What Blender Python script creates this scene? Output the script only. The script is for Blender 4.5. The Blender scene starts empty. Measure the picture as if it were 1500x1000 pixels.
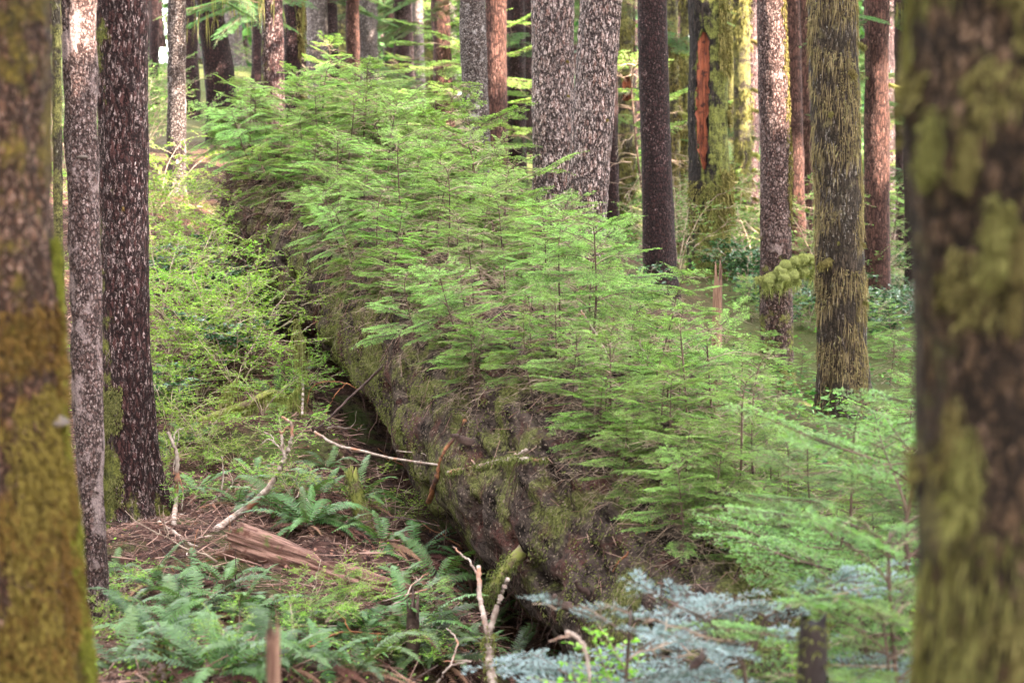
import bpy, math, random
import numpy as np
from mathutils import Vector

C = bpy.context
SC = C.scene
RNG = np.random.default_rng(7)
random.seed(7)
PI = math.pi

# ------------------------------------------------------------------ camera
F = 2917.0                      # focal length in pixels of the 1500 x 1000 photograph (70 mm lens)
PITCH = math.atan(350 / F)
CAM = np.array([0.0, 0.0, 3.0])
FWD = np.array([0, math.cos(PITCH), -math.sin(PITCH)])
UPV = np.array([0, math.sin(PITCH), math.cos(PITCH)])
RGT = np.array([1.0, 0, 0])
cam = bpy.data.cameras.new('camera')
camo = bpy.data.objects.new('camera', cam)
C.collection.objects.link(camo)
camo.location = CAM
camo.rotation_euler = (PI / 2 - PITCH, 0, 0)
cam.sensor_width = 36
cam.lens = 70
cam.clip_end = 600
cam.dof.use_dof = True
cam.dof.focus_distance = 14.0
cam.dof.aperture_fstop = 3.2
SC.camera = camo

# ------------------------------------------------------------------ world, sun, exposure
SUN_EL, SUN_AZ = math.radians(40), math.radians(118)     # azimuth clockwise from +Y
S = np.array([math.sin(SUN_AZ) * math.cos(SUN_EL), math.cos(SUN_AZ) * math.cos(SUN_EL), math.sin(SUN_EL)])
w = bpy.data.worlds.new('World')
SC.world = w
w.use_nodes = True
nt = w.node_tree
nt.nodes.clear()
sky = nt.nodes.new('ShaderNodeTexSky')
sky.sky_type = 'NISHITA'
sky.sun_disc = False
sky.sun_elevation = SUN_EL
sky.sun_rotation = SUN_AZ
hs = nt.nodes.new('ShaderNodeHueSaturation')
hs.inputs['Saturation'].default_value = 0.12
bg = nt.nodes.new('ShaderNodeBackground')
bg.inputs['Strength'].default_value = 0.15
wo = nt.nodes.new('ShaderNodeOutputWorld')
nt.links.new(sky.outputs[0], hs.inputs['Color'])
nt.links.new(hs.outputs[0], bg.inputs[0])
nt.links.new(bg.outputs[0], wo.inputs[0])
sl = bpy.data.lights.new('sun', 'SUN')
sl.energy = 2.5
sl.angle = math.radians(0.6)
sl.color = (1.0, 0.86, 0.70)
so = bpy.data.objects.new('sun', sl)
C.collection.objects.link(so)
so.location = (20, -10, 30)
so.rotation_euler = Vector((-S[0], -S[1], -S[2])).to_track_quat('-Z', 'Y').to_euler()
SC.view_settings.view_transform = 'Standard'
SC.view_settings.look = 'None'
SC.view_settings.exposure = 4.22
SC.view_settings.gamma = 1
SC.render.engine = 'CYCLES'
SC.cycles.use_denoising = True
SC.cycles.max_bounces = 7
SC.cycles.diffuse_bounces = 1
SC.cycles.transmission_bounces = 4
SC.cycles.use_adaptive_sampling = True
SC.cycles.caustics_reflective = False
SC.cycles.caustics_refractive = False


# ------------------------------------------------------------------ maths helpers
def ray(px, py):
    return FWD + (px - 750) / F * RGT - (py - 500) / F * UPV


def P(px, py, D):
    """the point at axial depth D seen at pixel px, py"""
    return CAM + D * ray(px, py)


def Q(px, py, Y):
    """the point on the upright plane y = Y"""
    r = ray(px, py)
    return CAM + r * (Y / r[1])


def _h(ix, iy, iz):
    n = (ix * 73856093) ^ (iy * 19349663) ^ (iz * 83492791)
    n = (n ^ (n >> 13)) * 1274126177
    n = n & 0x7fffffff
    return ((n ^ (n >> 16)) & 0xffff) / 65535.0


def vnoise(p):
    p = np.asarray(p, float)
    i = np.floor(p).astype(np.int64)
    f = p - i
    f = f * f * (3 - 2 * f)
    x, y, z = i[..., 0], i[..., 1], i[..., 2]
    fx, fy, fz = f[..., 0], f[..., 1], f[..., 2]
    r = 0
    for dx in (0, 1):
        for dy in (0, 1):
            for dz in (0, 1):
                wgt = (fx if dx else 1 - fx) * (fy if dy else 1 - fy) * (fz if dz else 1 - fz)
                r = r + wgt * _h(x + dx, y + dy, z + dz)
    return r * 2 - 1


def fbm(p, o=4):
    p = np.asarray(p, float)
    a, s = 1.0, 0
    for _ in range(o):
        s = s + a * vnoise(p)
        p = p * 2.03 + 11.3
        a *= 0.5
    return s


def unit(v):
    return v / np.maximum(np.linalg.norm(v, axis=-1, keepdims=True), 1e-9)


# ------------------------------------------------------------------ mesh building
class MB:
    def __init__(self):
        self.v, self.c, self.q, self.t, self.n = [], [], [], [], 0

    def add(self, v, quads=None, tris=None, col=0.5):
        v = np.asarray(v, float).reshape(-1, 3)
        if np.isscalar(col):
            col = np.full(len(v), col)
        self.v.append(v)
        self.c.append(np.asarray(col, float))
        if quads is not None and len(quads):
            self.q.append(np.asarray(quads) + self.n)
        if tris is not None and len(tris):
            self.t.append(np.asarray(tris) + self.n)
        self.n += len(v)

    def merge(self, o, M=None, off=None):
        for v, c in zip(o.v, o.c):
            pass
        if not o.n:
            return
        v = np.concatenate(o.v)
        if M is not None:
            v = v @ np.asarray(M).T
        if off is not None:
            v = v + off
        self.add(v, np.concatenate(o.q) if o.q else None, np.concatenate(o.t) if o.t else None, np.concatenate(o.c))

    def mesh(self, name, mat, smooth=True):
        me = bpy.data.meshes.new(name)
        v = np.concatenate(self.v)
        q = np.concatenate(self.q) if self.q else np.zeros((0, 4), int)
        t = np.concatenate(self.t) if self.t else np.zeros((0, 3), int)
        nq, ntr = len(q), len(t)
        me.vertices.add(len(v))
        me.vertices.foreach_set('co', v.ravel().astype(np.float32))
        li = np.concatenate([q.ravel(), t.ravel()]).astype(np.int32)
        me.loops.add(len(li))
        me.loops.foreach_set('vertex_index', li)
        me.polygons.add(nq + ntr)
        st = np.concatenate([np.arange(nq) * 4, nq * 4 + np.arange(ntr) * 3]).astype(np.int32)
        me.polygons.foreach_set('loop_start', st)
        if smooth:
            me.polygons.foreach_set('use_smooth', np.ones(nq + ntr, bool))
        a = me.attributes.new('Col', 'FLOAT', 'POINT')
        a.data.foreach_set('value', np.concatenate(self.c).astype(np.float32))
        me.update(calc_edges=True)
        me.validate()
        if mat is not None:
            me.materials.append(mat)
        return me

    def build(self, name, mat, parent=None, loc=None, smooth=True):
        return link(name, self.mesh(name, mat, smooth), parent, loc)


def link(name, data, parent=None, loc=None):
    o = bpy.data.objects.new(name, data)
    C.collection.objects.link(o)
    if loc is not None:
        o.location = loc
    if parent is not None:
        o.parent = parent
    return o


def tag(o, label=None, cat=None, group=None, kind=None):
    if label:
        o['label'] = label
    if cat:
        o['category'] = cat
    if group:
        o['group'] = group
    if kind:
        o['kind'] = kind
    return o


def thing(name, loc, label, cat, group=None, rz=0):
    o = link(name, None, loc=loc)
    o.rotation_euler = (0, 0, rz)
    return tag(o, label, cat, group)


def clone(src, loc, rz, scale, label=None, group=None, tilt=(0, 0)):
    r = src.copy()
    C.collection.objects.link(r)
    r.location = loc
    r.rotation_euler = (tilt[0], tilt[1], rz)
    r.scale = (scale, scale, scale) if np.isscalar(scale) else scale
    if label:
        r['label'] = label
    if group:
        r['group'] = group
    elif 'group' in r:
        del r['group']
    for ch in src.children:
        c = ch.copy()
        C.collection.objects.link(c)
        c.parent = r
        for g in ch.children:
            d = g.copy()
            C.collection.objects.link(d)
            d.parent = c
    return r


def grid_quads(nr, ns, wrap=True):
    """quads of a grid of nr rings with ns points each"""
    i = np.arange(nr - 1)[:, None] * ns
    j = np.arange(ns if wrap else ns - 1)[None, :]
    k = (j + 1) % ns
    return np.stack([i + j, i + k, i + ns + k, i + ns + j], -1).reshape(-1, 4)


def tubes(mb, pts, rad, sides=3, col=0.5):
    """many tubes at once: pts [n, k, 3], rad [n, k]"""
    pts = np.asarray(pts, float)
    rad = np.asarray(rad, float)
    n, k, _ = pts.shape
    t = unit(np.gradient(pts, axis=1))
    ref = np.where(np.abs(t[..., 2:3]) > 0.9, np.array([1.0, 0, 0]), np.array([0, 0, 1.0]))
    u = unit(np.cross(t, ref))
    v = np.cross(t, u)
    a = np.arange(sides) / sides * 2 * PI
    ring = pts[:, :, None, :] + rad[:, :, None, None] * (np.cos(a)[None, None, :, None] * u[:, :, None, :] + np.sin(a)[None, None, :, None] * v[:, :, None, :])
    q1 = grid_quads(k, sides)
    q = (np.arange(n)[:, None, None] * (k * sides) + q1[None]).reshape(-1, 4)
    c = col if np.isscalar(col) else np.repeat(np.asarray(col), k * sides)
    mb.add(ring.reshape(-1, 3), q, col=c)
    # rounded-off ends
    if sides >= 5:
        base = np.arange(n)[:, None] * (k * sides)
        e = np.concatenate([pts[:, 0], pts[:, -1]])
        m0 = mb.n
        j = np.arange(sides)
        mb.add(e, col=c if np.isscalar(c) else 0.5)
        off = m0 - n * k * sides
        tr = []
        for i in range(n):
            b0 = off + i * k * sides
            b1 = b0 + (k - 1) * sides
            tr += [(b0 + (x + 1) % sides, b0 + x, m0 + i) for x in j] + [(b1 + x, b1 + (x + 1) % sides, m0 + n + i) for x in j]
        mb.t.append(np.array(tr))


def spline(ctrl, n):
    """smooth curve through control points (Catmull-Rom)"""
    c = np.asarray(ctrl, float)
    c = np.vstack([2 * c[0] - c[1], c, 2 * c[-1] - c[-2]])
    m = len(c) - 3
    t = np.linspace(0, m - 1e-6, n)
    i = t.astype(int)
    f = (t - i)[:, None]
    p0, p1, p2, p3 = c[i], c[i + 1], c[i + 2], c[i + 3]
    return 0.5 * (2 * p1 + (p2 - p0) * f + (2 * p0 - 5 * p1 + 4 * p2 - p3) * f ** 2 + (3 * p1 - p0 - 3 * p2 + p3) * f ** 3)


# ------------------------------------------------------------------ materials
def nodes(name):
    m = bpy.data.materials.new(name)
    m.use_nodes = True
    t = m.node_tree
    b = t.nodes['Principled BSDF']
    return m, t, b


class NG:
    """tiny wrapper for wiring nodes"""
    def __init__(self, t):
        self.t = t

    def n(self, typ, ins=None, **kw):
        x = self.t.nodes.new(typ)
        for k, v in kw.items():
            setattr(x, k, v)
        for k, v in (ins or {}).items():
            s = x.inputs[k]
            if hasattr(v, 'is_output'):
                self.t.links.new(v, s)
            else:
                s.default_value = v
        return x

    def math(self, op, a, b=0.0, clamp=False):
        x = self.n('ShaderNodeMath', {0: a, 1: b}, operation=op, use_clamp=clamp)
        return x.outputs[0]

    def mix(self, f, a, b):
        x = self.n('ShaderNodeMix', data_type='RGBA')
        for s, v in ((x.inputs[0], f), (x.inputs[6], a), (x.inputs[7], b)):
            if hasattr(v, 'is_output'):
                self.t.links.new(v, s)
            else:
                s.default_value = v if not isinstance(v, tuple) else (*v[:3], 1)
        return x.outputs[2]

    def step(self, x, lo, hi):
        return self.n('ShaderNodeMapRange', {0: x, 1: lo, 2: hi}, interpolation_type='SMOOTHSTEP').outputs[0]

    def noise(self, vec, scale, detail=4, rough=0.55):
        return self.n('ShaderNodeTexNoise', {'Vector': vec, 'Scale': scale, 'Detail': detail, 'Roughness': rough}).outputs[0]


def bark(name, groove, plate, fleck, fleck_amt, moss=(0.10, 0.11, 0.02), moss_amt=0.2, scale=30, stretch=0.3,
         moss_dir=None, moss_base=0.0, bump=0.7, patch=None, patch_amt=0.0, alt=None):
    m, t, b = nodes(name)
    g = NG(t)
    tc = g.n('ShaderNodeTexCoord')
    obj = tc.outputs['Object']
    oi = g.n('ShaderNodeObjectInfo')
    wig = g.n('ShaderNodeTexNoise', {'Vector': obj, 'Scale': 9.0, 'Detail': 3.0})
    wv = g.n('ShaderNodeVectorMath', {0: wig.outputs['Color'], 1: (0.5, 0.5, 0.5)}, operation='SUBTRACT').outputs[0]
    wv = g.n('ShaderNodeVectorMath', {0: wv, 'Scale': 0.035}, operation='SCALE').outputs[0]
    dv = g.n('ShaderNodeVectorMath', {0: obj, 1: wv}, operation='ADD').outputs[0]
    wg2 = g.n('ShaderNodeTexNoise', {'Vector': obj, 'Scale': scale * 1.6, 'Detail': 2.0})
    wv2 = g.n('ShaderNodeVectorMath', {0: wg2.outputs['Color'], 1: (0.5, 0.5, 0.5)}, operation='SUBTRACT').outputs[0]
    wv2 = g.n('ShaderNodeVectorMath', {0: wv2, 'Scale': 0.9 / scale}, operation='SCALE').outputs[0]
    dv = g.n('ShaderNodeVectorMath', {0: dv, 1: wv2}, operation='ADD').outputs[0]
    mp = g.n('ShaderNodeMapping', {'Vector': dv, 'Scale': (1, 1, stretch)}).outputs[0]
    v1 = g.n('ShaderNodeTexVoronoi', {'Vector': mp, 'Scale': float(scale)}, feature='DISTANCE_TO_EDGE')
    c1 = g.n('ShaderNodeTexVoronoi', {'Vector': mp, 'Scale': float(scale)})
    c2 = g.n('ShaderNodeTexVoronoi', {'Vector': mp, 'Scale': scale * 2.3})
    e2 = g.n('ShaderNodeTexVoronoi', {'Vector': mp, 'Scale': scale * 2.3}, feature='DISTANCE_TO_EDGE')
    r1 = g.n('ShaderNodeSeparateColor', {0: c1.outputs['Color']})
    r2 = g.n('ShaderNodeSeparateColor', {0: c2.outputs['Color']})
    big = g.math('ADD', g.math('MULTIPLY', g.noise(obj, 3.1, 4), 0.55), g.math('MULTIPLY', g.noise(obj, 1.0, 3), 0.45))
    fine = g.noise(mp, scale * 3.0, 4, 0.7)
    edge = g.step(g.math('ADD', v1.outputs['Distance'], g.math('MULTIPLY', g.math('SUBTRACT', fine, 0.5), 0.36)), 0.02, 0.24)
    edge2 = g.step(e2.outputs['Distance'], 0.02, 0.16)
    bright = g.math('MULTIPLY_ADD', r1.outputs[0], 0.7)
    t.nodes[-1].inputs[2].default_value = 0.55
    pl = g.n('ShaderNodeVectorMath', {0: (*plate,), 'Scale': bright}, operation='SCALE').outputs[0]
    if alt is not None:
        pl = g.mix(g.step(g.math('ADD', r1.outputs[2], g.math('MULTIPLY', big, 0.6)), 0.75, 1.0), pl, alt)
    pl = g.mix(g.math('MULTIPLY', edge2, 0.6), g.mix(0.55, pl, groove), pl)
    col = g.mix(edge, groove, pl)
    # pale flakes of lichen and loose bark
    th = g.math('ADD', g.math('MULTIPLY', r2.outputs[1], 0.52), g.math('MULTIPLY', big, 1.15))
    fl = g.step(th, 1.16 - fleck_amt, 1.32 - fleck_amt)
    fl = g.math('MULTIPLY', fl, edge2)
    fl = g.math('MULTIPLY', fl, g.step(fine, 0.36, 0.62))
    fl = g.math('MULTIPLY', fl, g.math('ADD', g.math('MULTIPLY', edge, 0.8), 0.2))
    col = g.mix(fl, col, fleck)
    if patch is not None:
        pn = g.noise(g.n('ShaderNodeMapping', {'Vector': obj, 'Scale': (1, 1, 0.7), 'Location': (3, 1, 7)}).outputs[0], 6.5, 6, 0.62)
        pm = g.math('MULTIPLY', g.step(pn, 0.62 - patch_amt * 0.3, 0.70 - patch_amt * 0.3), g.step(fine, 0.3, 0.55))
        col = g.mix(g.math('MULTIPLY', pm, 0.85), col, patch)
    # moss
    mn = g.noise(obj, 5.0, 6, 0.65)
    if moss_dir is not None:
        geo = g.n('ShaderNodeNewGeometry')
        d = g.n('ShaderNodeVectorMath', {0: geo.outputs['Normal'], 1: moss_dir}, operation='DOT_PRODUCT').outputs['Value']
        mn = g.math('ADD', mn, g.math('MULTIPLY', d, 0.22))
    if moss_base:
        sz = g.n('ShaderNodeSeparateXYZ', {0: obj}).outputs[2]
        mn = g.math('ADD', mn, g.math('MULTIPLY', g.step(sz, moss_base, 0.0), 0.25))
    mm = g.step(mn, 0.74 - moss_amt * 0.5, 0.86 - moss_amt * 0.5)
    mm = g.math('MULTIPLY', mm, g.step(fine, 0.25, 0.5))
    mcol = g.mix(g.step(g.math('ADD', g.math('MULTIPLY', g.noise(obj, 70, 3), 0.5), g.math('MULTIPLY', g.noise(obj, 14, 4), 0.5)), 0.36, 0.62), tuple(c * 0.28 for c in moss), tuple(c * 1.5 for c in moss))
    col = g.mix(mm, col, mcol)
    hv = g.n('ShaderNodeHueSaturation', {'Color': col, 'Value': g.math('ADD', g.math('MULTIPLY', oi.outputs['Random'], 0.3), 0.85)})
    t.links.new(hv.outputs[0], b.inputs['Base Color'])
    b.inputs['Roughness'].default_value = 0.85
    b.inputs['Specular IOR Level'].default_value = 0.25
    h = g.math('ADD', g.math('MULTIPLY', edge, 1.0), g.math('MULTIPLY', edge2, 0.4))
    h = g.math('ADD', h, g.math('MULTIPLY', fine, 0.5))
    h = g.math('ADD', h, g.math('MULTIPLY', mm, 0.5))
    bp = g.n('ShaderNodeBump', {'Height': h, 'Strength': bump, 'Distance': 0.5 / scale})
    t.links.new(bp.outputs[0], b.inputs['Normal'])
    return m


def leafmat(name, dark, light, transl=0.35, rough=0.45, spec=0.35, rnd=0.25, tl=None, hue=0.02):
    m, t, b = nodes(name)
    g = NG(t)
    at = g.n('ShaderNodeAttribute', attribute_name='Col')
    oi = g.n('ShaderNodeObjectInfo')
    col = g.mix(at.outputs['Fac'], dark, light)
    hv = g.n('ShaderNodeHueSaturation', {'Color': col,
             'Hue': g.math('ADD', g.math('MULTIPLY', oi.outputs['Random'], hue * 2), 0.5 - hue),
             'Value': g.math('ADD', g.math('MULTIPLY', oi.outputs['Random'], rnd * 2), 1 - rnd)})
    t.links.new(hv.outputs[0], b.inputs['Base Color'])
    b.inputs['Roughness'].default_value = rough
    b.inputs['Specular IOR Level'].default_value = spec
    if transl:
        tr = g.n('ShaderNodeBsdfTranslucent')
        tcol = g.n('ShaderNodeMix', data_type='RGBA', blend_type='MULTIPLY')
        t.links.new(hv.outputs[0], tcol.inputs[6])
        tcol.inputs[0].default_value = 1
        tcol.inputs[7].default_value = (*(tl or (1.3, 1.5, 0.6)), 1)
        t.links.new(tcol.outputs[2], tr.inputs['Color'])
        mx = g.n('ShaderNodeMixShader', {0: transl})
        t.links.new(b.outputs[0], mx.inputs[1])
        t.links.new(tr.outputs[0], mx.inputs[2])
        t.links.new(mx.outputs[0], t.nodes['Material Output'].inputs['Surface'])
    return m


def woodmat(name, c1, c2, c3=None, scale=14, along=(1, 1, 0.08), bump=0.4, rough=0.8, attr=False, moss=None, moss_amt=0.0):
    m, t, b = nodes(name)
    g = NG(t)
    tc = g.n('ShaderNodeTexCoord')
    mp = g.n('ShaderNodeMapping', {'Vector': tc.outputs['Object'], 'Scale': along}).outputs[0]
    n1 = g.noise(mp, scale, 6, 0.65)
    n2 = g.noise(tc.outputs['Object'], scale * 0.45, 4)
    col = g.mix(g.step(n1, 0.32, 0.68), c1, c2)
    if c3:
        col = g.mix(g.step(n2, 0.52, 0.66), col, c3)
    if attr:
        at = g.n('ShaderNodeAttribute', attribute_name='Col')
        col = g.n('ShaderNodeHueSaturation', {'Color': col, 'Value': g.math('ADD', at.outputs['Fac'], 0.5)}).outputs[0]
    if moss:
        mn = g.noise(tc.outputs['Object'], 7.0, 5, 0.65)
        col = g.mix(g.step(mn, 0.66 - moss_amt * 0.4, 0.76 - moss_amt * 0.4), col, moss)
    t.links.new(col, b.inputs['Base Color'])
    b.inputs['Roughness'].default_value = rough
    b.inputs['Specular IOR Level'].default_value = 0.3
    if bump:
        bp = g.n('ShaderNodeBump', {'Height': n1, 'Strength': bump, 'Distance': 0.02})
        t.links.new(bp.outputs[0], b.inputs['Normal'])
    return m


MOSSY = (0.17, 0.17, 0.035)
M = {}
M['bark_maroon'] = bark('bark_maroon', (0.014, 0.005, 0.005), (0.105, 0.040, 0.036), (0.54, 0.40, 0.38), 0.35, moss=MOSSY, moss_amt=0.02, moss_base=0.9, scale=34, stretch=0.28, moss_dir=(-1, -0.3, 0))
M['bark_lichen'] = bark('bark_lichen', (0.026, 0.013, 0.012), (0.19, 0.105, 0.092), (0.54, 0.41, 0.39), 0.42, moss=MOSSY, moss_amt=0.05, scale=50, stretch=0.5, patch=(0.40, 0.29, 0.28), patch_amt=0.30)
M['bark_pinkish'] = bark('bark_pinkish', (0.022, 0.010, 0.009), (0.155, 0.076, 0.062), (0.52, 0.37, 0.34), 0.40, moss=MOSSY, moss_amt=0.10, scale=36, stretch=0.5, patch=(0.42, 0.30, 0.28), patch_amt=0.12, moss_base=2.2)
M['bark_flaky'] = bark('bark_flaky', (0.018, 0.008, 0.008), (0.25, 0.138, 0.122), (0.74, 0.58, 0.55), 0.66, moss=MOSSY, moss_amt=0.02, scale=27, stretch=0.30, bump=0.9, alt=(0.26, 0.11, 0.08))
M['bark_dark'] = bark('bark_dark', (0.010, 0.004, 0.004), (0.064, 0.025, 0.024), (0.36, 0.23, 0.22), 0.20, moss=MOSSY, moss_amt=0.04, scale=34, stretch=0.5)
M['bark_white'] = bark('bark_white', (0.016, 0.009, 0.008), (0.078, 0.046, 0.038), (0.50, 0.42, 0.40), 0.40, moss=MOSSY, moss_amt=0.08, scale=40, stretch=0.7, patch=(0.42, 0.36, 0.35), patch_amt=0.10)
M['bark_red'] = bark('bark_red', (0.026, 0.010, 0.008), (0.165, 0.074, 0.054), (0.38, 0.22, 0.18), 0.18, moss=MOSSY, moss_amt=0.03, scale=34, stretch=0.2)
M['bark_grey'] = bark('bark_grey', (0.075, 0.055, 0.052), (0.23, 0.175, 0.165), (0.50, 0.42, 0.40), 0.35, moss=MOSSY, moss_amt=0.15, scale=26, stretch=0.5)
M['bark_mossy'] = bark('bark_mossy', (0.035, 0.025, 0.016), (0.10, 0.075, 0.050), (0.35, 0.30, 0.24), 0.25, moss=(0.19, 0.17, 0.055), moss_amt=0.62, scale=30, stretch=0.3)
M['bark_snag'] = bark('bark_snag', (0.014, 0.009, 0.008), (0.055, 0.037, 0.029), (0.26, 0.20, 0.17), 0.16, moss=(0.15, 0.15, 0.035), moss_amt=0.50, scale=20, stretch=0.25, moss_dir=(0.9, -0.3, 0), moss_base=1.6)
M['bark_strings'] = bark('bark_strings', (0.022, 0.014, 0.009), (0.105, 0.070, 0.048), (0.42, 0.36, 0.32), 0.22, moss=(0.17, 0.135, 0.066), moss_amt=0.33, scale=38, stretch=0.2)
M['bark_near_moss'] = bark('bark_near_moss', (0.030, 0.012, 0.006), (0.21, 0.098, 0.058), (0.42, 0.26, 0.20), 0.34, moss=(0.17, 0.115, 0.016), moss_amt=0.19, scale=42, stretch=0.6, bump=1.0, moss_dir=(0.9, -0.2, 0), moss_base=1.35)
M['bark_near_dark'] = bark('bark_near_dark', (0.012, 0.006, 0.003), (0.120, 0.068, 0.036), (0.26, 0.16, 0.11), 0.25, moss=(0.13, 0.105, 0.035), moss_amt=0.10, scale=40, stretch=0.35, moss_dir=(-0.8, -0.2, 0))
M['moss_olive'] = leafmat('moss_olive', (0.070, 0.055, 0.018), (0.27, 0.225, 0.085), 0.25, 0.9, 0.05, 0.05)
M['moss_gold'] = leafmat('moss_gold', (0.070, 0.042, 0.012), (0.30, 0.215, 0.055), 0.3, 0.8, 0.1, 0.05)
M['moss_bright'] = leafmat('moss_bright', (0.15, 0.16, 0.035), (0.46, 0.45, 0.15), 0.3, 0.8, 0.1, 0.05)
M['moss_fringe'] = leafmat('moss_fringe', (0.075, 0.060, 0.012), (0.26, 0.235, 0.048), 0.3, 0.9, 0.05, 0.05)
M['moss_tan'] = leafmat('moss_tan', (0.13, 0.098, 0.046), (0.45, 0.365, 0.195), 0.25, 0.9, 0.05, 0.05)
M['moss_pale'] = leafmat('moss_pale', (0.16, 0.16, 0.045), (0.60, 0.57, 0.24), 0.3, 0.9, 0.05, 0.05)
M['moss_brown'] = leafmat('moss_brown', (0.045, 0.022, 0.008), (0.24, 0.135, 0.040), 0.2, 0.9, 0.05, 0.05)
M['moss_near'] = leafmat('moss_near', (0.065, 0.050, 0.017), (0.27, 0.235, 0.085), 0.25, 0.9, 0.05, 0.05)
M['moss_log'] = leafmat('moss_log', (0.08, 0.085, 0.024), (0.29, 0.28, 0.105), 0.25, 0.8, 0.1, 0.0)
M['lichen_hair'] = leafmat('lichen_hair', (0.12, 0.11, 0.035), (0.32, 0.30, 0.12), 0.3, 0.9, 0.05, 0.05)
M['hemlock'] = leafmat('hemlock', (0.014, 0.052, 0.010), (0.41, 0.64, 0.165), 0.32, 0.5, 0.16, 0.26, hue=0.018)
M['hemlock_far'] = leafmat('hemlock_far', (0.016, 0.045, 0.018), (0.13, 0.24, 0.085), 0.35, 0.5, 0.3, 0.25)
M['fir'] = leafmat('fir', (0.028, 0.065, 0.055), (0.30, 0.39, 0.39), 0.12, 0.4, 0.45, 0.1, tl=(0.9, 1.2, 0.8))  # blue-grey in the needle colour stands in for sky reflection
M['near_hemlock'] = leafmat('near_hemlock', (0.020, 0.068, 0.018), (0.31, 0.51, 0.16), 0.3, 0.45, 0.2, 0.15)
M['huckleberry'] = leafmat('huckleberry', (0.045, 0.13, 0.014), (0.42, 0.64, 0.09), 0.45, 0.5, 0.3, 0.18)
M['shade_leaf'] = leafmat('shade_leaf', (0.022, 0.065, 0.016), (0.20, 0.34, 0.085), 0.35, 0.5, 0.2, 0.25)  # huckleberry leaf colour dimmed to offset the sun on background bushes
M['salal'] = leafmat('salal', (0.018, 0.050, 0.020), (0.09, 0.18, 0.08), 0.15, 0.25, 0.6, 0.2)
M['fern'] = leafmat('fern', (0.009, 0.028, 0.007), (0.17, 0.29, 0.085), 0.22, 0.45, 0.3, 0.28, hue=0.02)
M['fern_dead'] = leafmat('fern_dead', (0.10, 0.040, 0.030), (0.32, 0.15, 0.115), 0.1, 0.8, 0.1, 0.15)
M['canopy'] = leafmat('canopy', (0.03, 0.07, 0.03), (0.08, 0.15, 0.05), 0.25, 0.5, 0.3, 0.2)
M['twig_bare'] = woodmat('twig_bare', (0.17, 0.10, 0.072), (0.50, 0.37, 0.28), scale=9, along=(1, 1, 1), bump=0, attr=True)
M['twig_brown'] = woodmat('twig_brown', (0.055, 0.032, 0.024), (0.19, 0.115, 0.085), scale=9, along=(1, 1, 1), bump=0, attr=True)
M['stick_pale'] = woodmat('stick_pale', (0.22, 0.14, 0.11), (0.60, 0.47, 0.40), (0.45, 0.20, 0.12), scale=16, along=(1, 1, 1))
M['stick_orange'] = woodmat('stick_orange', (0.18, 0.065, 0.03), (0.48, 0.20, 0.09), (0.10, 0.05, 0.04), scale=16, along=(1, 1, 1))
M['stick_dark'] = woodmat('stick_dark', (0.045, 0.025, 0.022), (0.14, 0.085, 0.07), scale=18, along=(1, 1, 1))
M['stick_mossy'] = woodmat('stick_mossy', (0.13, 0.085, 0.05), (0.32, 0.23, 0.15), scale=14, along=(1, 1, 1), moss=(0.24, 0.24, 0.055), moss_amt=0.55)
M['rotten_red'] = woodmat('rotten_red', (0.085, 0.022, 0.012), (0.34, 0.095, 0.045), (0.06, 0.02, 0.014), scale=30, along=(1, 1, 0.12), bump=0.9)
M['broken_wood'] = woodmat('broken_wood', (0.08, 0.032, 0.024), (0.40, 0.215, 0.16), (0.15, 0.062, 0.045), scale=34, along=(0.10, 1, 1), bump=1.0, moss=(0.11, 0.11, 0.03), moss_amt=0.22)
M['stump_red'] = woodmat('stump_red', (0.10, 0.045, 0.03), (0.34, 0.19, 0.13), scale=30, along=(1, 1, 0.1), bump=0.9, moss=(0.14, 0.13, 0.03), moss_amt=0.1)
M['stump_dark'] = woodmat('stump_dark', (0.012, 0.008, 0.008), (0.04, 0.025, 0.022), scale=20, along=(1, 1, 0.2), bump=0.8, moss=(0.10, 0.11, 0.025), moss_amt=0.15)
M['fungus'] = woodmat('fungus', (0.06, 0.042, 0.034), (0.16, 0.12, 0.10), scale=30, along=(0.3, 0.3, 3), bump=0.3)
M['roots'] = woodmat('roots', (0.035, 0.017, 0.014), (0.13, 0.065, 0.050), scale=14, along=(1, 1, 1), bump=0, attr=True)
M['litter'] = woodmat('litter', (0.12, 0.050, 0.038), (0.46, 0.28, 0.22), scale=5, along=(1, 1, 1), bump=0, attr=True)


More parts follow.
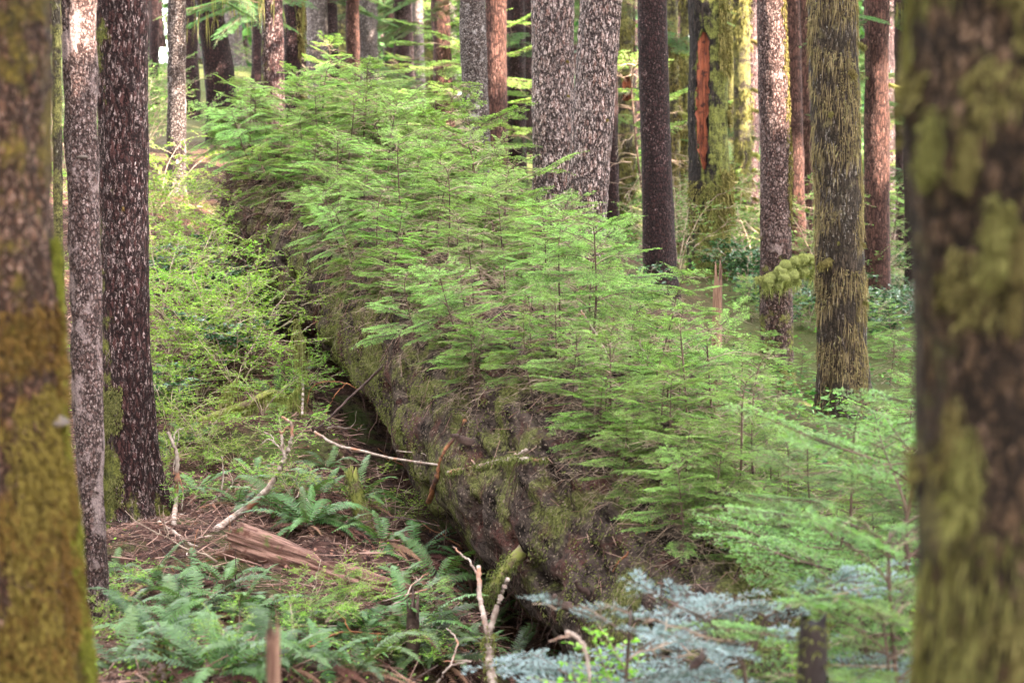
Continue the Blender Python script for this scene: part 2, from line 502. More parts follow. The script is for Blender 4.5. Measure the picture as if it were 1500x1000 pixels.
def groundmat():
    m, t, b = nodes('duff')
    g = NG(t)
    tc = g.n('ShaderNodeTexCoord').outputs['Object']
    n1 = g.noise(tc, 1.3, 6, 0.6)
    n2 = g.noise(tc, 16, 6, 0.7)
    n3 = g.noise(tc, 70, 3, 0.7)
    v = g.n('ShaderNodeTexVoronoi', {'Vector': tc, 'Scale': 55.0})
    r = g.n('ShaderNodeSeparateColor', {0: v.outputs['Color']})
    col = g.mix(g.step(n2, 0.35, 0.65), (0.020, 0.008, 0.006), (0.140, 0.062, 0.048))
    col = g.mix(g.math('MULTIPLY', g.step(r.outputs[0], 0.78, 0.92), g.step(n3, 0.45, 0.6)), col, (0.30, 0.18, 0.14))
    far = g.n('ShaderNodeSeparateXYZ', {0: tc}).outputs[1]
    mm = g.step(g.math('ADD', n1, g.math('MULTIPLY', n2, 0.35)), 0.66, 0.82)
    xx_ = g.n('ShaderNodeSeparateXYZ', {0: tc}).outputs[0]
    fm = g.math('MAXIMUM', g.step(far, 24.0, 40.0), g.step(xx_, 1.2, 3.2))
    mm = g.math('MAXIMUM', mm, g.math('MULTIPLY', fm, 0.75))
    col = g.mix(mm, col, g.mix(n3, (0.045, 0.06, 0.012), (0.13, 0.16, 0.04)))
    t.links.new(col, b.inputs['Base Color'])
    b.inputs['Roughness'].default_value = 0.9
    b.inputs['Specular IOR Level'].default_value = 0.2
    bp = g.n('ShaderNodeBump', {'Height': g.math('ADD', n2, g.math('MULTIPLY', n3, 0.6)), 'Strength': 0.9, 'Distance': 0.05})
    t.links.new(bp.outputs[0], b.inputs['Normal'])
    return m


def logmat():
    m, t, b = nodes('log_bark')
    g = NG(t)
    tc = g.n('ShaderNodeTexCoord').outputs['Object']       # x runs along the log
    mp = g.n('ShaderNodeMapping', {'Vector': tc, 'Scale': (0.28, 1, 1)}).outputs[0]
    n1 = g.noise(mp, 16, 7, 0.68)
    n2 = g.noise(tc, 2.4, 6, 0.62)
    n3 = g.noise(tc, 48, 4, 0.7)
    n4 = g.noise(g.n('ShaderNodeMapping', {'Vector': tc, 'Location': (5, 3, 2)}).outputs[0], 3.3, 6, 0.65)
    v = g.n('ShaderNodeTexVoronoi', {'Vector': tc, 'Scale': 75.0})
    r = g.n('ShaderNodeSeparateColor', {0: v.outputs['Color']})
    col = g.mix(g.step(n1, 0.34, 0.64), (0.012, 0.008, 0.007), (0.125, 0.090, 0.076))
    col = g.mix(g.math('MULTIPLY', g.step(n4, 0.50, 0.64), g.step(n3, 0.34, 0.6)), col, (0.150, 0.064, 0.054))
    col = g.mix(g.step(g.math('ADD', n2, g.math('MULTIPLY', n3, 0.22)), 0.60, 0.71), col, g.mix(g.step(n3, 0.3, 0.7), (0.07, 0.07, 0.022), (0.24, 0.235, 0.085)))
    col = g.mix(g.math('MULTIPLY', g.step(r.outputs[1], 0.88, 0.95), g.step(n3, 0.4, 0.55)), col, (0.30, 0.22, 0.17))
    t.links.new(col, b.inputs['Base Color'])
    b.inputs['Roughness'].default_value = 1.0
    b.inputs['Specular IOR Level'].default_value = 0.03
    bp = g.n('ShaderNodeBump', {'Height': g.math('ADD', n1, g.math('MULTIPLY', n3, 0.7)), 'Strength': 1.0, 'Distance': 0.05})
    t.links.new(bp.outputs[0], b.inputs['Normal'])
    return m


M['duff'] = groundmat()
M['log'] = logmat()

# ------------------------------------------------------------------ log axis and terrain
LA = P(900, 784, 11.5)
LB = P(420, 300, 22)
LU = unit(LB - LA)
LLEN = np.linalg.norm(LB - LA)
LT0, LT1 = -3.6, LLEN - 0.25              # the log runs a little past both points
LN = unit(np.cross(LU, [0, 0, 1]))        # to the right of the log when looking up it
LV = np.cross(LN, LU)


def log_r(t):
    return 0.66 + 0.05 * np.sin(t * 0.8) + 0.10 * np.exp(-np.maximum(LLEN - t, 0) / 0.6)


def log_axis(t):
    t = np.asarray(t, float)
    return LA + t[..., None] * LU


def log_disp(t, ph):
    """radius of the log surface; ph = 0 at the top, positive to the right"""
    r = log_r(t)
    p = np.stack([t * 0.9, np.cos(ph) * r * 2.0, np.sin(ph) * r * 2.0], -1)
    r = r + 0.075 * fbm(p, 3)
    p2 = np.stack([t * 2.2, np.cos(ph) * r * 7, np.sin(ph) * r * 7], -1)
    r = r + 0.030 * fbm(p2, 4)
    hol = np.clip(fbm(p * 2.1 + 31, 3) - 0.38, 0, 1)
    r = r - 0.16 * np.minimum(hol * 2.0, 0.6) * (np.cos(ph) < 0.75)
    # a lumpy cap of duff on top that overhangs the flanks
    cap = np.clip((np.cos(ph) - 0.42 - 0.16 * fbm(np.stack([t * 1.7, ph * 0, ph * 0 + 3], -1), 3)) * 6, 0, 1)
    r = r + cap * (0.055 + 0.05 * fbm(p2 * 1.6 + 9, 3))
    return r


def log_pt(t, ph, off=0.0):
    t = np.asarray(t, float)
    ph = np.asarray(ph, float)
    r = log_disp(t, ph) + off
    return log_axis(t) + (r * np.sin(ph))[..., None] * LN + (r * np.cos(ph))[..., None] * LV


ctl = [P(*a) for a in [
    (200, 790, 13), (145, 920, 10.5), (300, 990, 8.3), (60, 1000, 8.0), (600, 990, 8.6), (400, 800, 12), (560, 880, 10.6),
    (350, 700, 14.3), (300, 600, 16), (300, 500, 18), (340, 450, 19.3), (300, 340, 22.5), (310, 370, 21.5),
    (257, 272, 24), (300, 235, 27), (335, 210, 29), (230, 200, 33), (150, 170, 40), (350, 118, 42), (600, 140, 50), (500, 110, 45),
    (800, 250, 45), (700, 190, 38), (917, 355, 34), (1040, 412, 25), (1137, 570, 20), (1235, 620, 18), (1285, 455, 26), (1337, 462, 30),
    (1085, 360, 36), (1010, 345, 45), (1000, 300, 60), (300, 60, 70), (1200, 280, 80), (1300, 1000, 8.6), (1330, 840, 12), (1500, 700, 15),
    (2500, 500, 25), (750, 2100, 3.0), (200, 1500, 4.5), (1500, 1500, 4.4), (1590, 1900, 3.2), (120, 640, 14.5), (80, 420, 20), (-400, 300, 25),
    (-300, 900, 9), (900, 480, 20), (980, 620, 15.5), (700, 330, 25), (560, 270, 27)]]
for t in np.arange(LT0, LT1 + 0.8, 0.7):
    a = log_axis(t)
    r = float(log_r(min(t, LLEN - 1.2)))
    ctl.append(a + np.array([0, 0, -r - 0.30]))
    ctl.append(a - LN * (r * 0.62) + np.array([0, 0, -r - 0.32]))
    ctl.append(a - LN * (r + 0.27 + 0.07 * math.sin(t * 2.9)) + np.array([0, 0, -0.44 + 0.08 * math.sin(t * 2.1)]))
    ctl.append(a - LN * (r + 0.70) + np.array([0, 0, -0.34 + 0.05 * math.sin(t * 1.3)]))
    ctl.append(a + LN * (r + 0.15) + np.array([0, 0, -0.45]))
ctl = np.array(ctl + [(-60, -10, 3), (60, -10, 1.0), (-70, 130, 6), (80, 140, -1.0), (0, 150, 3.0)])
CX = ctl[:, :2]
K = np.linalg.norm(CX[:, None] - CX[None], axis=-1)
A = np.zeros((len(CX) + 3, len(CX) + 3))
A[:-3, :-3] = K - 0.02 * np.eye(len(CX))
A[:-3, -3] = A[-3, :-3] = 1
A[:-3, -2:] = CX
A[-2:, :-3] = CX.T
SOL = np.linalg.solve(A, np.concatenate([ctl[:, 2], [0, 0, 0]]))


def gz(x, y, noise=True):
    x = np.asarray(x, float)
    y = np.asarray(y, float)
    sh = np.broadcast(x, y).shape
    xy = np.stack(np.broadcast_arrays(x, y), -1).reshape(-1, 2)
    out = np.empty(len(xy))
    for i in range(0, len(xy), 20000):
        c = xy[i:i + 20000]
        d = np.linalg.norm(c[:, None] - CX[None], axis=-1)
        out[i:i + 20000] = d @ SOL[:-3] + SOL[-3] + c @ SOL[-2:]
    if noise:
        p = np.concatenate([xy, np.zeros((len(xy), 1))], 1)
        out += 0.07 * fbm(p * 0.9, 3) + 0.035 * fbm(p * 4.2, 4)
    return out.reshape(sh)


def onground(px, py, d0=5.0, d1=90.0):
    """where the sight line of a pixel meets the terrain"""
    d = np.geomspace(d0, d1, 400)
    p = CAM + d[:, None] * ray(px, py)
    below = np.nonzero(p[:, 2] < gz(p[:, 0], p[:, 1]))[0]
    q = p[below[0]] if len(below) else p[-1]
    return np.array([q[0], q[1], float(gz(q[0], q[1]))])


def lines(lo, hi, step, far_lo, far_hi):
    fine = np.arange(lo, hi, step)
    a = lo - np.cumsum(np.geomspace(step, 4, 26))
    b = hi + np.cumsum(np.geomspace(step, 4, 26))
    a, b = a[a > far_lo], b[b < far_hi]
    return np.concatenate([[far_lo], a[::-1], fine, b, [far_hi]])


gx = lines(-6.5, 5.0, 0.075, -160, 170)
gy = lines(5.5, 26, 0.08, -30, 260)
X, Y = np.meshgrid(gx, gy)
mb = MB()
mb.add(np.stack([X, Y, gz(X, Y)], -1).reshape(-1, 3), grid_quads(len(gy), len(gx), False))
tag(mb.build('ground', M['duff']), kind='structure')

# ------------------------------------------------------------------ small builders
def blades(mb, pts, nrm, rng, length, width, droop=0.5, per=3, spread=0.7, col=(0.0, 1.0), up=None):
    """short curved blades (moss, hair): one quad and one triangle each"""
    pts = np.repeat(pts, per, 0)
    nrm = np.repeat(nrm, per, 0)
    n = len(pts)
    d = unit(nrm + spread * rng.normal(size=(n, 3)))
    if up is not None:
        d = unit(d + np.asarray(up))
    L = length * rng.uniform(0.5, 1.4, n)[:, None]
    side = unit(np.cross(d, rng.normal(size=(n, 3)))) * width * rng.uniform(0.6, 1.3, n)[:, None]
    g = np.array([0, 0, -1.0])
    m = pts + d * L * 0.55 + g * L * droop * 0.25
    e = pts + d * L * (1 - droop * 0.4) + g * L * droop
    v = np.stack([pts - side * 0.5, pts + side * 0.5, m + side * 0.5, m - side * 0.5, e], 1)
    i = np.arange(n)[:, None] * 5
    c0 = rng.uniform(col[0], col[1], n)
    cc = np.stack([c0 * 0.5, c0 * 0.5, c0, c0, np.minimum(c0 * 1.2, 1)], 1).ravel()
    mb.add(v.reshape(-1, 3), i + np.array([[0, 1, 2, 3]]), i + np.array([[3, 2, 4]]), cc)


def needles(mb, p0, d, nrm, L, rng, sp=0.010, ln=0.013, wd=0.006, tip=0.45, lift=0.15, c0=None, ang=62):
    k = np.maximum(2, np.ceil(L / sp)).astype(int)
    idx = np.repeat(np.arange(len(L)), k)
    j = np.concatenate([np.arange(x) for x in k])
    s = (j + rng.uniform(0.1, 0.9, len(j))) / k[idx]
    lat = unit(np.cross(nrm, d))
    V, CC = [], []
    for sg in (1, -1):
        a = np.radians(ang + rng.normal(0, 9, len(j)) - 25 * s ** 3)
        dd = unit(np.cos(a)[:, None] * d[idx] + sg * np.sin(a)[:, None] * lat[idx] + nrm[idx] * rng.normal(lift, 0.22, len(j))[:, None])
        base = p0[idx] + d[idx] * (s * L[idx])[:, None]
        l = ln * (1 - 0.45 * s ** 3) * rng.uniform(0.75, 1.2, len(j))
        w2 = unit(np.cross(dd, nrm[idx] + 0.35 * rng.normal(size=(len(j), 3)))) * (wd / 2)
        m = base + dd * (l * 0.5)[:, None]
        V.append(np.stack([base, m - w2, base + dd * l[:, None], m + w2], 1))
        tc = np.clip((c0[idx] if c0 is not None else 0.4) + tip * s ** 2 + rng.normal(0, 0.10, len(j)), 0, 1)
        CC.append(np.repeat(tc, 4))
    V = np.concatenate(V)
    mb.add(V.reshape(-1, 3), np.arange(len(V) * 4).reshape(-1, 4), col=np.concatenate(CC))


def bough(fol, wood, org, az, L, pitch, rng, droop=0.25, sp2=0.042, spn=0.0105, ln=0.013, wd=0.0055, wfac=0.36, tone=0.3, r0=None, roll=0.15, ang=62, bare=0.12, curl=0.10):
    """one flat feathery conifer bough with side twigs of two orders"""
    n2 = max(4, int(L * (1 - bare) / sp2))
    s = bare + (1 - bare) * (np.arange(n2) + rng.uniform(0, 0.8, n2)) / n2
    T = []                                            # x0, y0, x1, y1
    for sg in (1, -1):
        l2 = L * wfac * np.minimum(1.0, (1.02 - s) * 1.9) * np.minimum(1, s / bare * 0.6 + 0.1) * rng.uniform(0.55, 1.15, n2)
        l2 = np.maximum(l2, 0.018)
        a = np.radians(rng.normal(50, 7, n2))
        x0 = s * L
        T.append(np.stack([x0, 0 * x0, x0 + l2 * np.cos(a), sg * l2 * np.sin(a)], 1))
        big = np.nonzero(l2 > 0.075)[0]
        for b in big:
            n3 = max(2, int(l2[b] / 0.026))
            u = 0.2 + 0.75 * (np.arange(n3) + rng.uniform(0, 0.8, n3)) / n3
            for s3 in (1, -1):
                l3 = np.maximum(l2[b] * 0.36 * (1.05 - u) * 1.5 * rng.uniform(0.6, 1.2, n3), 0.014)
                a3 = sg * a[b] + s3 * np.radians(45)
                xs, ys = x0[b] + u * l2[b] * np.cos(a[b]), sg * u * l2[b] * np.sin(a[b])
                T.append(np.stack([xs, ys, xs + l3 * np.cos(a3), ys + l3 * np.sin(a3)], 1))
    T = np.concatenate(T)
    nax = 10
    ax = np.linspace(0, L, nax + 1)
    cr = rng.normal(0, curl)
    jit = rng.normal(0, 0.012 * L, (3,))

    def bend(x, y):
        q = x / L
        z = x * math.tan(pitch) - droop * L * q ** 2 - 0.25 * np.abs(y) ** 1.5 + 0.015 * L * np.sin(q * 9 + jit[0] * 99)
        yy = y + cr * L * q ** 2
        zz = z + y * roll2
        return np.stack([x, yy, zz], -1)
    roll2 = rng.normal(0, roll)
    ca, sa = math.cos(az), math.sin(az)
    R = np.array([[ca, -sa, 0], [sa, ca, 0], [0, 0, 1]])
    A0 = bend(T[:, 0], T[:, 1]) @ R.T + org
    A1 = bend(T[:, 2], T[:, 3]) @ R.T + org
    axp = bend(ax, ax * 0) @ R.T + org
    if fol is not None:
        tipseg = max(2, int(nax * 0.45))
        p0 = np.concatenate([A0, axp[-tipseg - 1:-1]])
        p1 = np.concatenate([A1, axp[-tipseg:]])
        d = p1 - p0
        Ls = np.linalg.norm(d, axis=1)
        d = unit(d)
        nr = np.array([0, 0, 1.0]) + rng.normal(0, 0.22, (len(d), 3))
        nr = unit(nr - (nr * d).sum(1, keepdims=True) * d)
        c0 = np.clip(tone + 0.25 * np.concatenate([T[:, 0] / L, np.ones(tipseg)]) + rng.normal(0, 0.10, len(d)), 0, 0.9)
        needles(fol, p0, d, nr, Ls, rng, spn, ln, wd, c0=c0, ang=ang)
    if wood is not None:
        rr = r0 or (0.0018 + 0.0035 * L)
        tubes(wood, axp[None], (rr * (1 - 0.75 * ax / L))[None], 4, col=0.5)
        lw = T[:, 2:] - T[:, :2]
        sel = np.hypot(lw[:, 0], lw[:, 1]) > 0.045
        if sel.any():
            pts = np.stack([A0[sel], (A0[sel] + A1[sel]) / 2, A1[sel]], 1)
            tubes(wood, pts, np.tile([0.0016, 0.0013, 0.0008], (sel.sum(), 1)), 3, col=0.5)


def dead_branch(mb, org, az, L, pitch, rng, nside=7, r0=0.0028):
    k = 8
    q = np.linspace(0, 1, k)
    wob = np.cumsum(rng.normal(0, 0.03, (k, 3)), 0) * L
    x = q * L
    p = np.stack([x * math.cos(az), x * math.sin(az), x * math.tan(pitch) - 0.25 * L * q ** 2], 1) + wob + org
    tubes(mb, p[None], (r0 * (1 - 0.7 * q))[None], 3, col=rng.uniform(0.3, 1.0))
    P0, P1, P2 = [], [], []
    for i in range(nside):
        f = rng.uniform(0.2, 0.95) * (k - 1)
        a = p[int(f)] + (p[min(int(f) + 1, k - 1)] - p[int(f)]) * (f % 1)
        dd = unit(np.array([math.cos(az), math.sin(az), -0.1]) + rng.normal(0, 0.7, 3) * [1, 1, 0.7])
        l = L * rng.uniform(0.1, 0.4)
        P0.append(a)
        P1.append(a + dd * l * 0.5 + rng.normal(0, 0.02 * L, 3))
        P2.append(a + dd * l + [0, 0, -0.12 * l])
    tubes(mb, np.stack([P0, P1, P2], 1), np.tile([r0 * 0.6, r0 * 0.45, r0 * 0.25], (nside, 1)), 3, col=rng.uniform(0.3, 1.0, nside))


def sapling_meshes(h, seed, dens=1.0, spread=0.62, mat='hemlock', dead=1.0, live_from=0.22, **kw):
    rng = np.random.default_rng(seed)
    fol, wood, deadm = MB(), MB(), MB()
    k = 16
    q = np.linspace(0, 1, k)
    lean = rng.normal(0, 0.05, 2)
    dro = rng.uniform(0, 2 * PI)
    st = np.stack([h * (lean[0] * q + 0.02 * np.sin(q * 5 + seed)) + 0.09 * h * (np.clip(q - 0.75, 0, 1) / 0.25) ** 1.5 * math.cos(dro),
                   h * (lean[1] * q + 0.02 * np.cos(q * 4 + seed)) + 0.09 * h * (np.clip(q - 0.75, 0, 1) / 0.25) ** 1.5 * math.sin(dro),
                   h * (q * 0.97 - 0.12 * np.clip(q - 0.85, 0, 1) / 0.15)], 1)
    st[0, 2] = -0.06
    tubes(wood, st[None], (0.0085 * h ** 0.6 * (1 - 0.88 * q) + 0.0015)[None], 6, col=0.4)
    nb = int(h / 0.042 * dens)
    az = rng.uniform(0, 6)
    for i in range(nb):
        az += 2.399 + rng.normal(0, 0.35)
        f = 0.08 + 0.9 * (i + rng.uniform(0, 0.9)) / nb
        o = np.array([np.interp(f, q, st[:, c]) for c in range(3)])
        L = h * (spread * (1 - f) ** 0.72 * 0.92 + 0.105) * rng.uniform(0.62, 1.12)
        L = min(L, 0.98)
        live = f > live_from + rng.normal(0, 0.07)
        pitch = rng.normal(0.12 + 0.35 * f, 0.13)
        if live and rng.random() < 0.93:
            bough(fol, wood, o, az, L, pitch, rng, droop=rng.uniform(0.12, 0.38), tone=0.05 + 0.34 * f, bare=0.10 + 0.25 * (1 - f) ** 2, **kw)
            if rng.random() < 0.6 * dead:
                dead_branch(deadm, o, az + rng.normal(0, 0.4), L * rng.uniform(0.45, 0.9), pitch - 0.1, rng, 6)
        elif rng.random() < dead:
            dead_branch(deadm, o, az, L * rng.uniform(0.5, 1.05), rng.normal(0.0, 0.15), rng, 11)
            dead_branch(deadm, o, az + 1.5, L * rng.uniform(0.3, 0.7), rng.normal(-0.1, 0.2), rng, 6)
    bough(fol, wood, st[-3], dro, 0.12 * h, 0.4, rng, droop=0.5, tone=0.5, **kw)
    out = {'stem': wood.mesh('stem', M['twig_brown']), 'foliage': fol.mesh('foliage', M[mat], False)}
    if deadm.n:
        out['dead_twigs'] = deadm.mesh('dead_twigs', M['twig_bare'])
    return out


def proto_thing(name, meshes, label, cat, group):
    o = thing(name, (0, 0, -300), label, cat, group)
    for k, me in meshes.items():
        link(k, me, o)
    return o


class Kinds:
    """a few built variants of one kind; the first use of each moves the variant itself, later uses copy it"""
    def __init__(self, protos):
        self.p = protos
        self.used = [False] * len(protos)

    def place(self, i, loc, rz, scale, label, group=None, tilt=(0, 0)):
        i %= len(self.p)
        if not self.used[i]:
            self.used[i] = True
            o = self.p[i]
            o.location = loc
            o.rotation_euler = (tilt[0], tilt[1], rz)
            o.scale = (scale,) * 3
            o['label'] = label
            if group:
                o['group'] = group
            elif 'group' in o:
                del o['group']
            return o
        return clone(self.p[i], loc, rz, scale, label, group, tilt)

    def finish(self):
        for u, o in zip(self.used, self.p):
            if not u:
                for ch in list(o.children):
                    bpy.data.objects.remove(ch)
                bpy.data.objects.remove(o)

# ------------------------------------------------------------------ the fallen nurse log
def build_log():
    rng = np.random.default_rng(3)
    root = thing('fallen_log', LA + np.array([0, 0, -0.8]), 'huge mossy fallen trunk lying uphill through the forest with saplings growing on top', 'log')
    o = np.array(root.location)
    # body, in a frame whose x runs along the log
    B = np.stack([LU, LN, LV], 1)                       # local -> world
    nr, ns = 620, 170
    t = np.linspace(LT0, LT1, nr)
    ph = np.linspace(-PI, PI, ns, endpoint=False)
    T, PH = np.meshgrid(t, ph, indexing='ij')
    w_ = log_pt(T, PH)
    loc = (w_ - log_axis(np.array(0.0))) @ B
    mb = MB()
    mb.add(loc.reshape(-1, 3), grid_quads(nr, ns))
    c0, c1 = mb.n, mb.n + 1
    mb.add(np.array([[LT0, 0, 0], [LT1 + 0.1, 0, 0]]))
    j = np.arange(ns)
    mb.t.append(np.stack([(j + 1) % ns, j, np.full(ns, c0)], 1))
    mb.t.append(np.stack([j + (nr - 1) * ns, (j + 1) % ns + (nr - 1) * ns, np.full(ns, c1)], 1))
    body = mb.build('trunk', M['log'], root)
    from mathutils import Matrix
    mw = Matrix(((B[0, 0], B[0, 1], B[0, 2], LA[0] - o[0]), (B[1, 0], B[1, 1], B[1, 2], LA[1] - o[1]), (B[2, 0], B[2, 1], B[2, 2], LA[2] - o[2]), (0, 0, 0, 1)))
    body.matrix_local = mw
    # moss tufts on the flanks
    mb = MB()
    n = 60000
    tt, pp = rng.uniform(LT0, LT1 - 0.5, n), rng.uniform(-2.0, 1.2, n)
    p = log_pt(tt, pp)
    k = fbm(p * 1.6 + 4, 4) + 0.35 * fbm(p * 9, 2) > 0.12
    tt, pp, p = tt[k], pp[k], p[k]
    nn = np.sin(pp)[:, None] * LN + np.cos(pp)[:, None] * LV
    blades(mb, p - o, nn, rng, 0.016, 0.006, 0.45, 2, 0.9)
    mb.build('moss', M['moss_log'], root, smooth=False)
    # root hairs and bark strips hanging under the flank and from the cap of duff
    n = 520
    tt = rng.uniform(LT0 + 1, LT1, n)
    pp = np.where(rng.random(n) < 0.5, rng.normal(-1.05, 0.10, n), rng.normal(-2.0, 0.25, n))
    p = log_pt(tt, pp, 0.01) - o
    L = rng.uniform(0.08, 0.30, n)
    dr = rng.normal(0, 0.25, (n, 3)) - LN * 0.15
    dr[:, 2] = -1
    q = np.linspace(0, 1, 5)
    pts = p[:, None] + dr[:, None] * (q[None, :, None] * L[:, None, None]) + rng.normal(0, 0.012, (n, 5, 3))
    rad = np.outer(rng.uniform(0.0015, 0.004, n), 1 - 0.7 * q)
    mb = MB()
    tubes(mb, pts, rad, 3, rng.uniform(0, 1, n))
    # tangled roots at the uprooted end
    n = 420
    tt = rng.uniform(LLEN - 2.6, LT1, n)
    pp = rng.uniform(-2.2, 0.6, n)
    p = log_pt(tt, pp, 0.0) - o
    L = rng.uniform(0.15, 0.7, n)
    nn = np.sin(pp)[:, None] * LN + np.cos(pp)[:, None] * LV
    d = unit(nn * 0.25 - LU * rng.normal(0.1, 0.6, (n, 1)) + rng.normal(0, 0.5, (n, 3)) + [0, 0, -0.3])
    q = np.linspace(0, 1, 7)
    pts = p[:, None] + d[:, None] * (q[None, :, None] * L[:, None, None]) + np.cumsum(rng.normal(0, 0.018, (n, 7, 3)), 1)
    rad = np.outer(rng.uniform(0.003, 0.011, n), 1 - 0.75 * q)
    tubes(mb, pts, rad, 5, rng.uniform(0, 1, n))
    mb.build('roots', M['roots'], root)
    # stubs of broken branches
    for (px, py, D, l, r, up, mt) in [(752, 800, 12.45, 0.34, 0.050, (-0.35, -0.45, -1.3), 'stick_mossy'), (832, 895, 11.2, 0.16, 0.030, (-0.5, -0.6, 1.0), 'stick_dark'),
                                      (862, 872, 11.3, 0.12, 0.020, (-0.4, -0.6, 1.2), 'stick_dark'), (690, 640, 13.4, 0.15, 0.03, (-0.7, -0.7, 0.4), 'stick_dark')]:
        tph = min(((np.linalg.norm((lambda q: q - CAM - ray(px, py) * np.dot(q - CAM, FWD))(log_pt(np.array(a), np.array(b)))), a, b) for a in np.arange(-3, 6, 0.1) for b in np.arange(-1.9, 0.3, 0.1)))
        b0 = log_pt(np.array(tph[1]), np.array(tph[2]), -0.03) - o
        nn = math.sin(tph[2]) * LN + math.cos(tph[2]) * LV
        d = unit(np.array(up) + 0.5 * nn)
        m2 = MB()
        q = np.linspace(0, 1, 9)
        pts = b0 + q[:, None] * l * d + nn * (0.05 * np.sin(q * 2.5))[:, None] + rng.normal(0, 0.004, (9, 3))
        tubes(m2, pts[None], (r * (1 - 0.65 * q) * rng.uniform(0.75, 1.2, 9))[None], 9)
        if mt == 'stick_mossy':
            tubes(m2, np.stack([b0 + 0 * d, b0 - d * 0.07 + nn * 0.05, b0 - d * 0.16 + nn * 0.10])[None], np.array([[0.03, 0.02, 0.006]]), 7)
        st = m2.build('branch_stub', M[mt], root)
        if mt == 'stick_mossy':
            m3 = MB()
            pp_ = np.repeat(pts[2:], 90, 0) + rng.normal(0, 0.024, (7 * 90, 3))
            blades(m3, pp_, unit(rng.normal(0, 1, pp_.shape) + nn), rng, 0.03, 0.006, 0.7, 2)
            m3.build('moss', M['moss_log'], st, smooth=False)
    return root


LOG = build_log()
for x in list(LOG.children):
    if x.name.startswith('trunk'):
        x.name = 'log_body'

# ------------------------------------------------------------------ trees
SUNNY = [Q(1141, 25, 20), Q(1143, 70, 20), Q(1146, 110, 20), Q(1292, 150, 26), Q(1293, 190, 26), Q(1291, 215, 26), Q(1183, 300, 30), Q(1184, 340, 30), Q(1168, 270, 28),
         Q(1168, 310, 28), Q(648, 40, 33), Q(650, 85, 33), Q(518, 70, 36), Q(516, 45, 36), Q(614, 10, 50), Q(727, 70, 28)]


def bough_mesh(seed, L, n, mat, hair=0):
    rng = np.random.default_rng(seed)
    f, wd, hm = MB(), MB(), MB()
    for i in range(n):
        az = rng.normal(0, 0.35)
        bough(f, wd, np.array([0.02 * i, 0, rng.normal(0, 0.06)]), az, L * rng.uniform(0.6, 1.0), rng.normal(0.0, 0.12), rng, droop=rng.uniform(0.2, 0.45), sp2=0.075, spn=0.020, ln=0.020, wd=0.008, tone=0.3, wfac=0.3)
    return f, wd


def trunk_grid(cz, cx, Y, cr, z0, z1, ns, dz, zvis, rng, lump, ridge, flare, zg):
    z = np.concatenate([np.arange(z0, zvis, dz), np.arange(zvis, z1, 0.6), [z1]])
    x = np.interp(z, cz, cx)
    lo, hi = z < cz[0], z > cz[-1]
    sl = (cx[-1] - cx[0]) / (cz[-1] - cz[0]) if len(cz) > 1 else 0
    x = np.where(lo, cx[0] + (z - cz[0]) * sl, np.where(hi, cx[-1] + (z - cz[-1]) * sl, x))
    r = np.interp(z, cz, cr)
    r = np.where(hi, cr[-1] * np.clip(1 - (z - cz[-1]) * 0.035, 0.25, 1), r)
    a = np.linspace(0, 2 * PI, ns, endpoint=False)
    Z, A_ = np.meshgrid(z, a, indexing='ij')
    R = np.repeat(r[:, None], ns, 1)
    fl = np.exp(-np.clip(Z - zg, -0.2, None) / (1.6 * cr[0] + 0.06))
    ph = rng.uniform(0, 6)
    R = R * (1 + fl * flare * (0.65 + 0.45 * np.sin(A_ * 4 + ph + 0.6 * np.sin(A_ * 2)) + 0.2 * np.sin(A_ * 7 + ph)))
    off = rng.uniform(0, 50)
    p = np.stack([np.cos(A_) * R, np.sin(A_) * R, Z * 0.6], -1)
    R = R * (1 + lump * fbm(p * (1.1 / cr[0]) * 0.5 + off, 3))
    p = np.stack([np.cos(A_) * R, np.sin(A_) * R, Z * 0.28], -1)
    R = R + ridge * fbm(p * 32 + off, 3)
    co = np.stack([x[:, None] + R * np.cos(A_), Y + R * np.sin(A_), Z], -1)
    return co, z, x, r


TREES = {}


def tree(pts, Y, mat, label, ns=40, dz=0.05, lump=0.10, ridge=0.004, flare=0.5, ztop=13.0, crown=None, group=None, seed=None, name='conifer_tree', rtop=None):
    rng = np.random.default_rng(seed if seed is not None else int(abs(pts[0][0]) * 7 + Y * 13))
    pts = sorted(pts, key=lambda p: -p[1])
    w_ = [Q(p[0], p[1], Y) for p in pts]
    cz = np.array([p[2] for p in w_])
    cx = np.array([p[0] for p in w_])
    cr = np.array([p[2] / 2 / F * Y for p in pts])
    zg = float(gz(cx[0], Y))
    zg = float(gz(cx[0] + (zg - cz[0]) * (cx[-1] - cx[0]) / (cz[-1] - cz[0]), Y))
    co, z, x, r = trunk_grid(cz, cx, Y, cr, zg - 0.35, ztop, ns, dz, cz[-1] + 0.25, rng, lump, ridge, flare, zg)
    xb = float(np.interp(zg, z, x))
    o = np.array([xb, Y, zg])
    root = thing(name, o, label, 'tree', group)
    mb = MB()
    mb.add((co - o).reshape(-1, 3), grid_quads(len(z), ns))
    e = mb.n
    mb.add(np.array([[x[-1], Y, z[-1] + 0.1]]) - o)
    j = np.arange(ns)
    mb.t.append(np.stack([j + (len(z) - 1) * ns, (j + 1) % ns + (len(z) - 1) * ns, np.full(ns, e)], 1))
    tr = mb.build('trunk', M[mat], root)
    TREES[label] = dict(root=root, o=o, co=co, z=z, x=x, r=r, Y=Y, trunk=tr, rng=rng, ns=ns)
    return TREES[label]


def surf_pt(T, z, ang, off=0.0):
    r = np.interp(z, T['z'], T['r']) + off
    return np.array([np.interp(z, T['z'], T['x']) + r * math.cos(ang), T['Y'] + r * math.sin(ang), z])


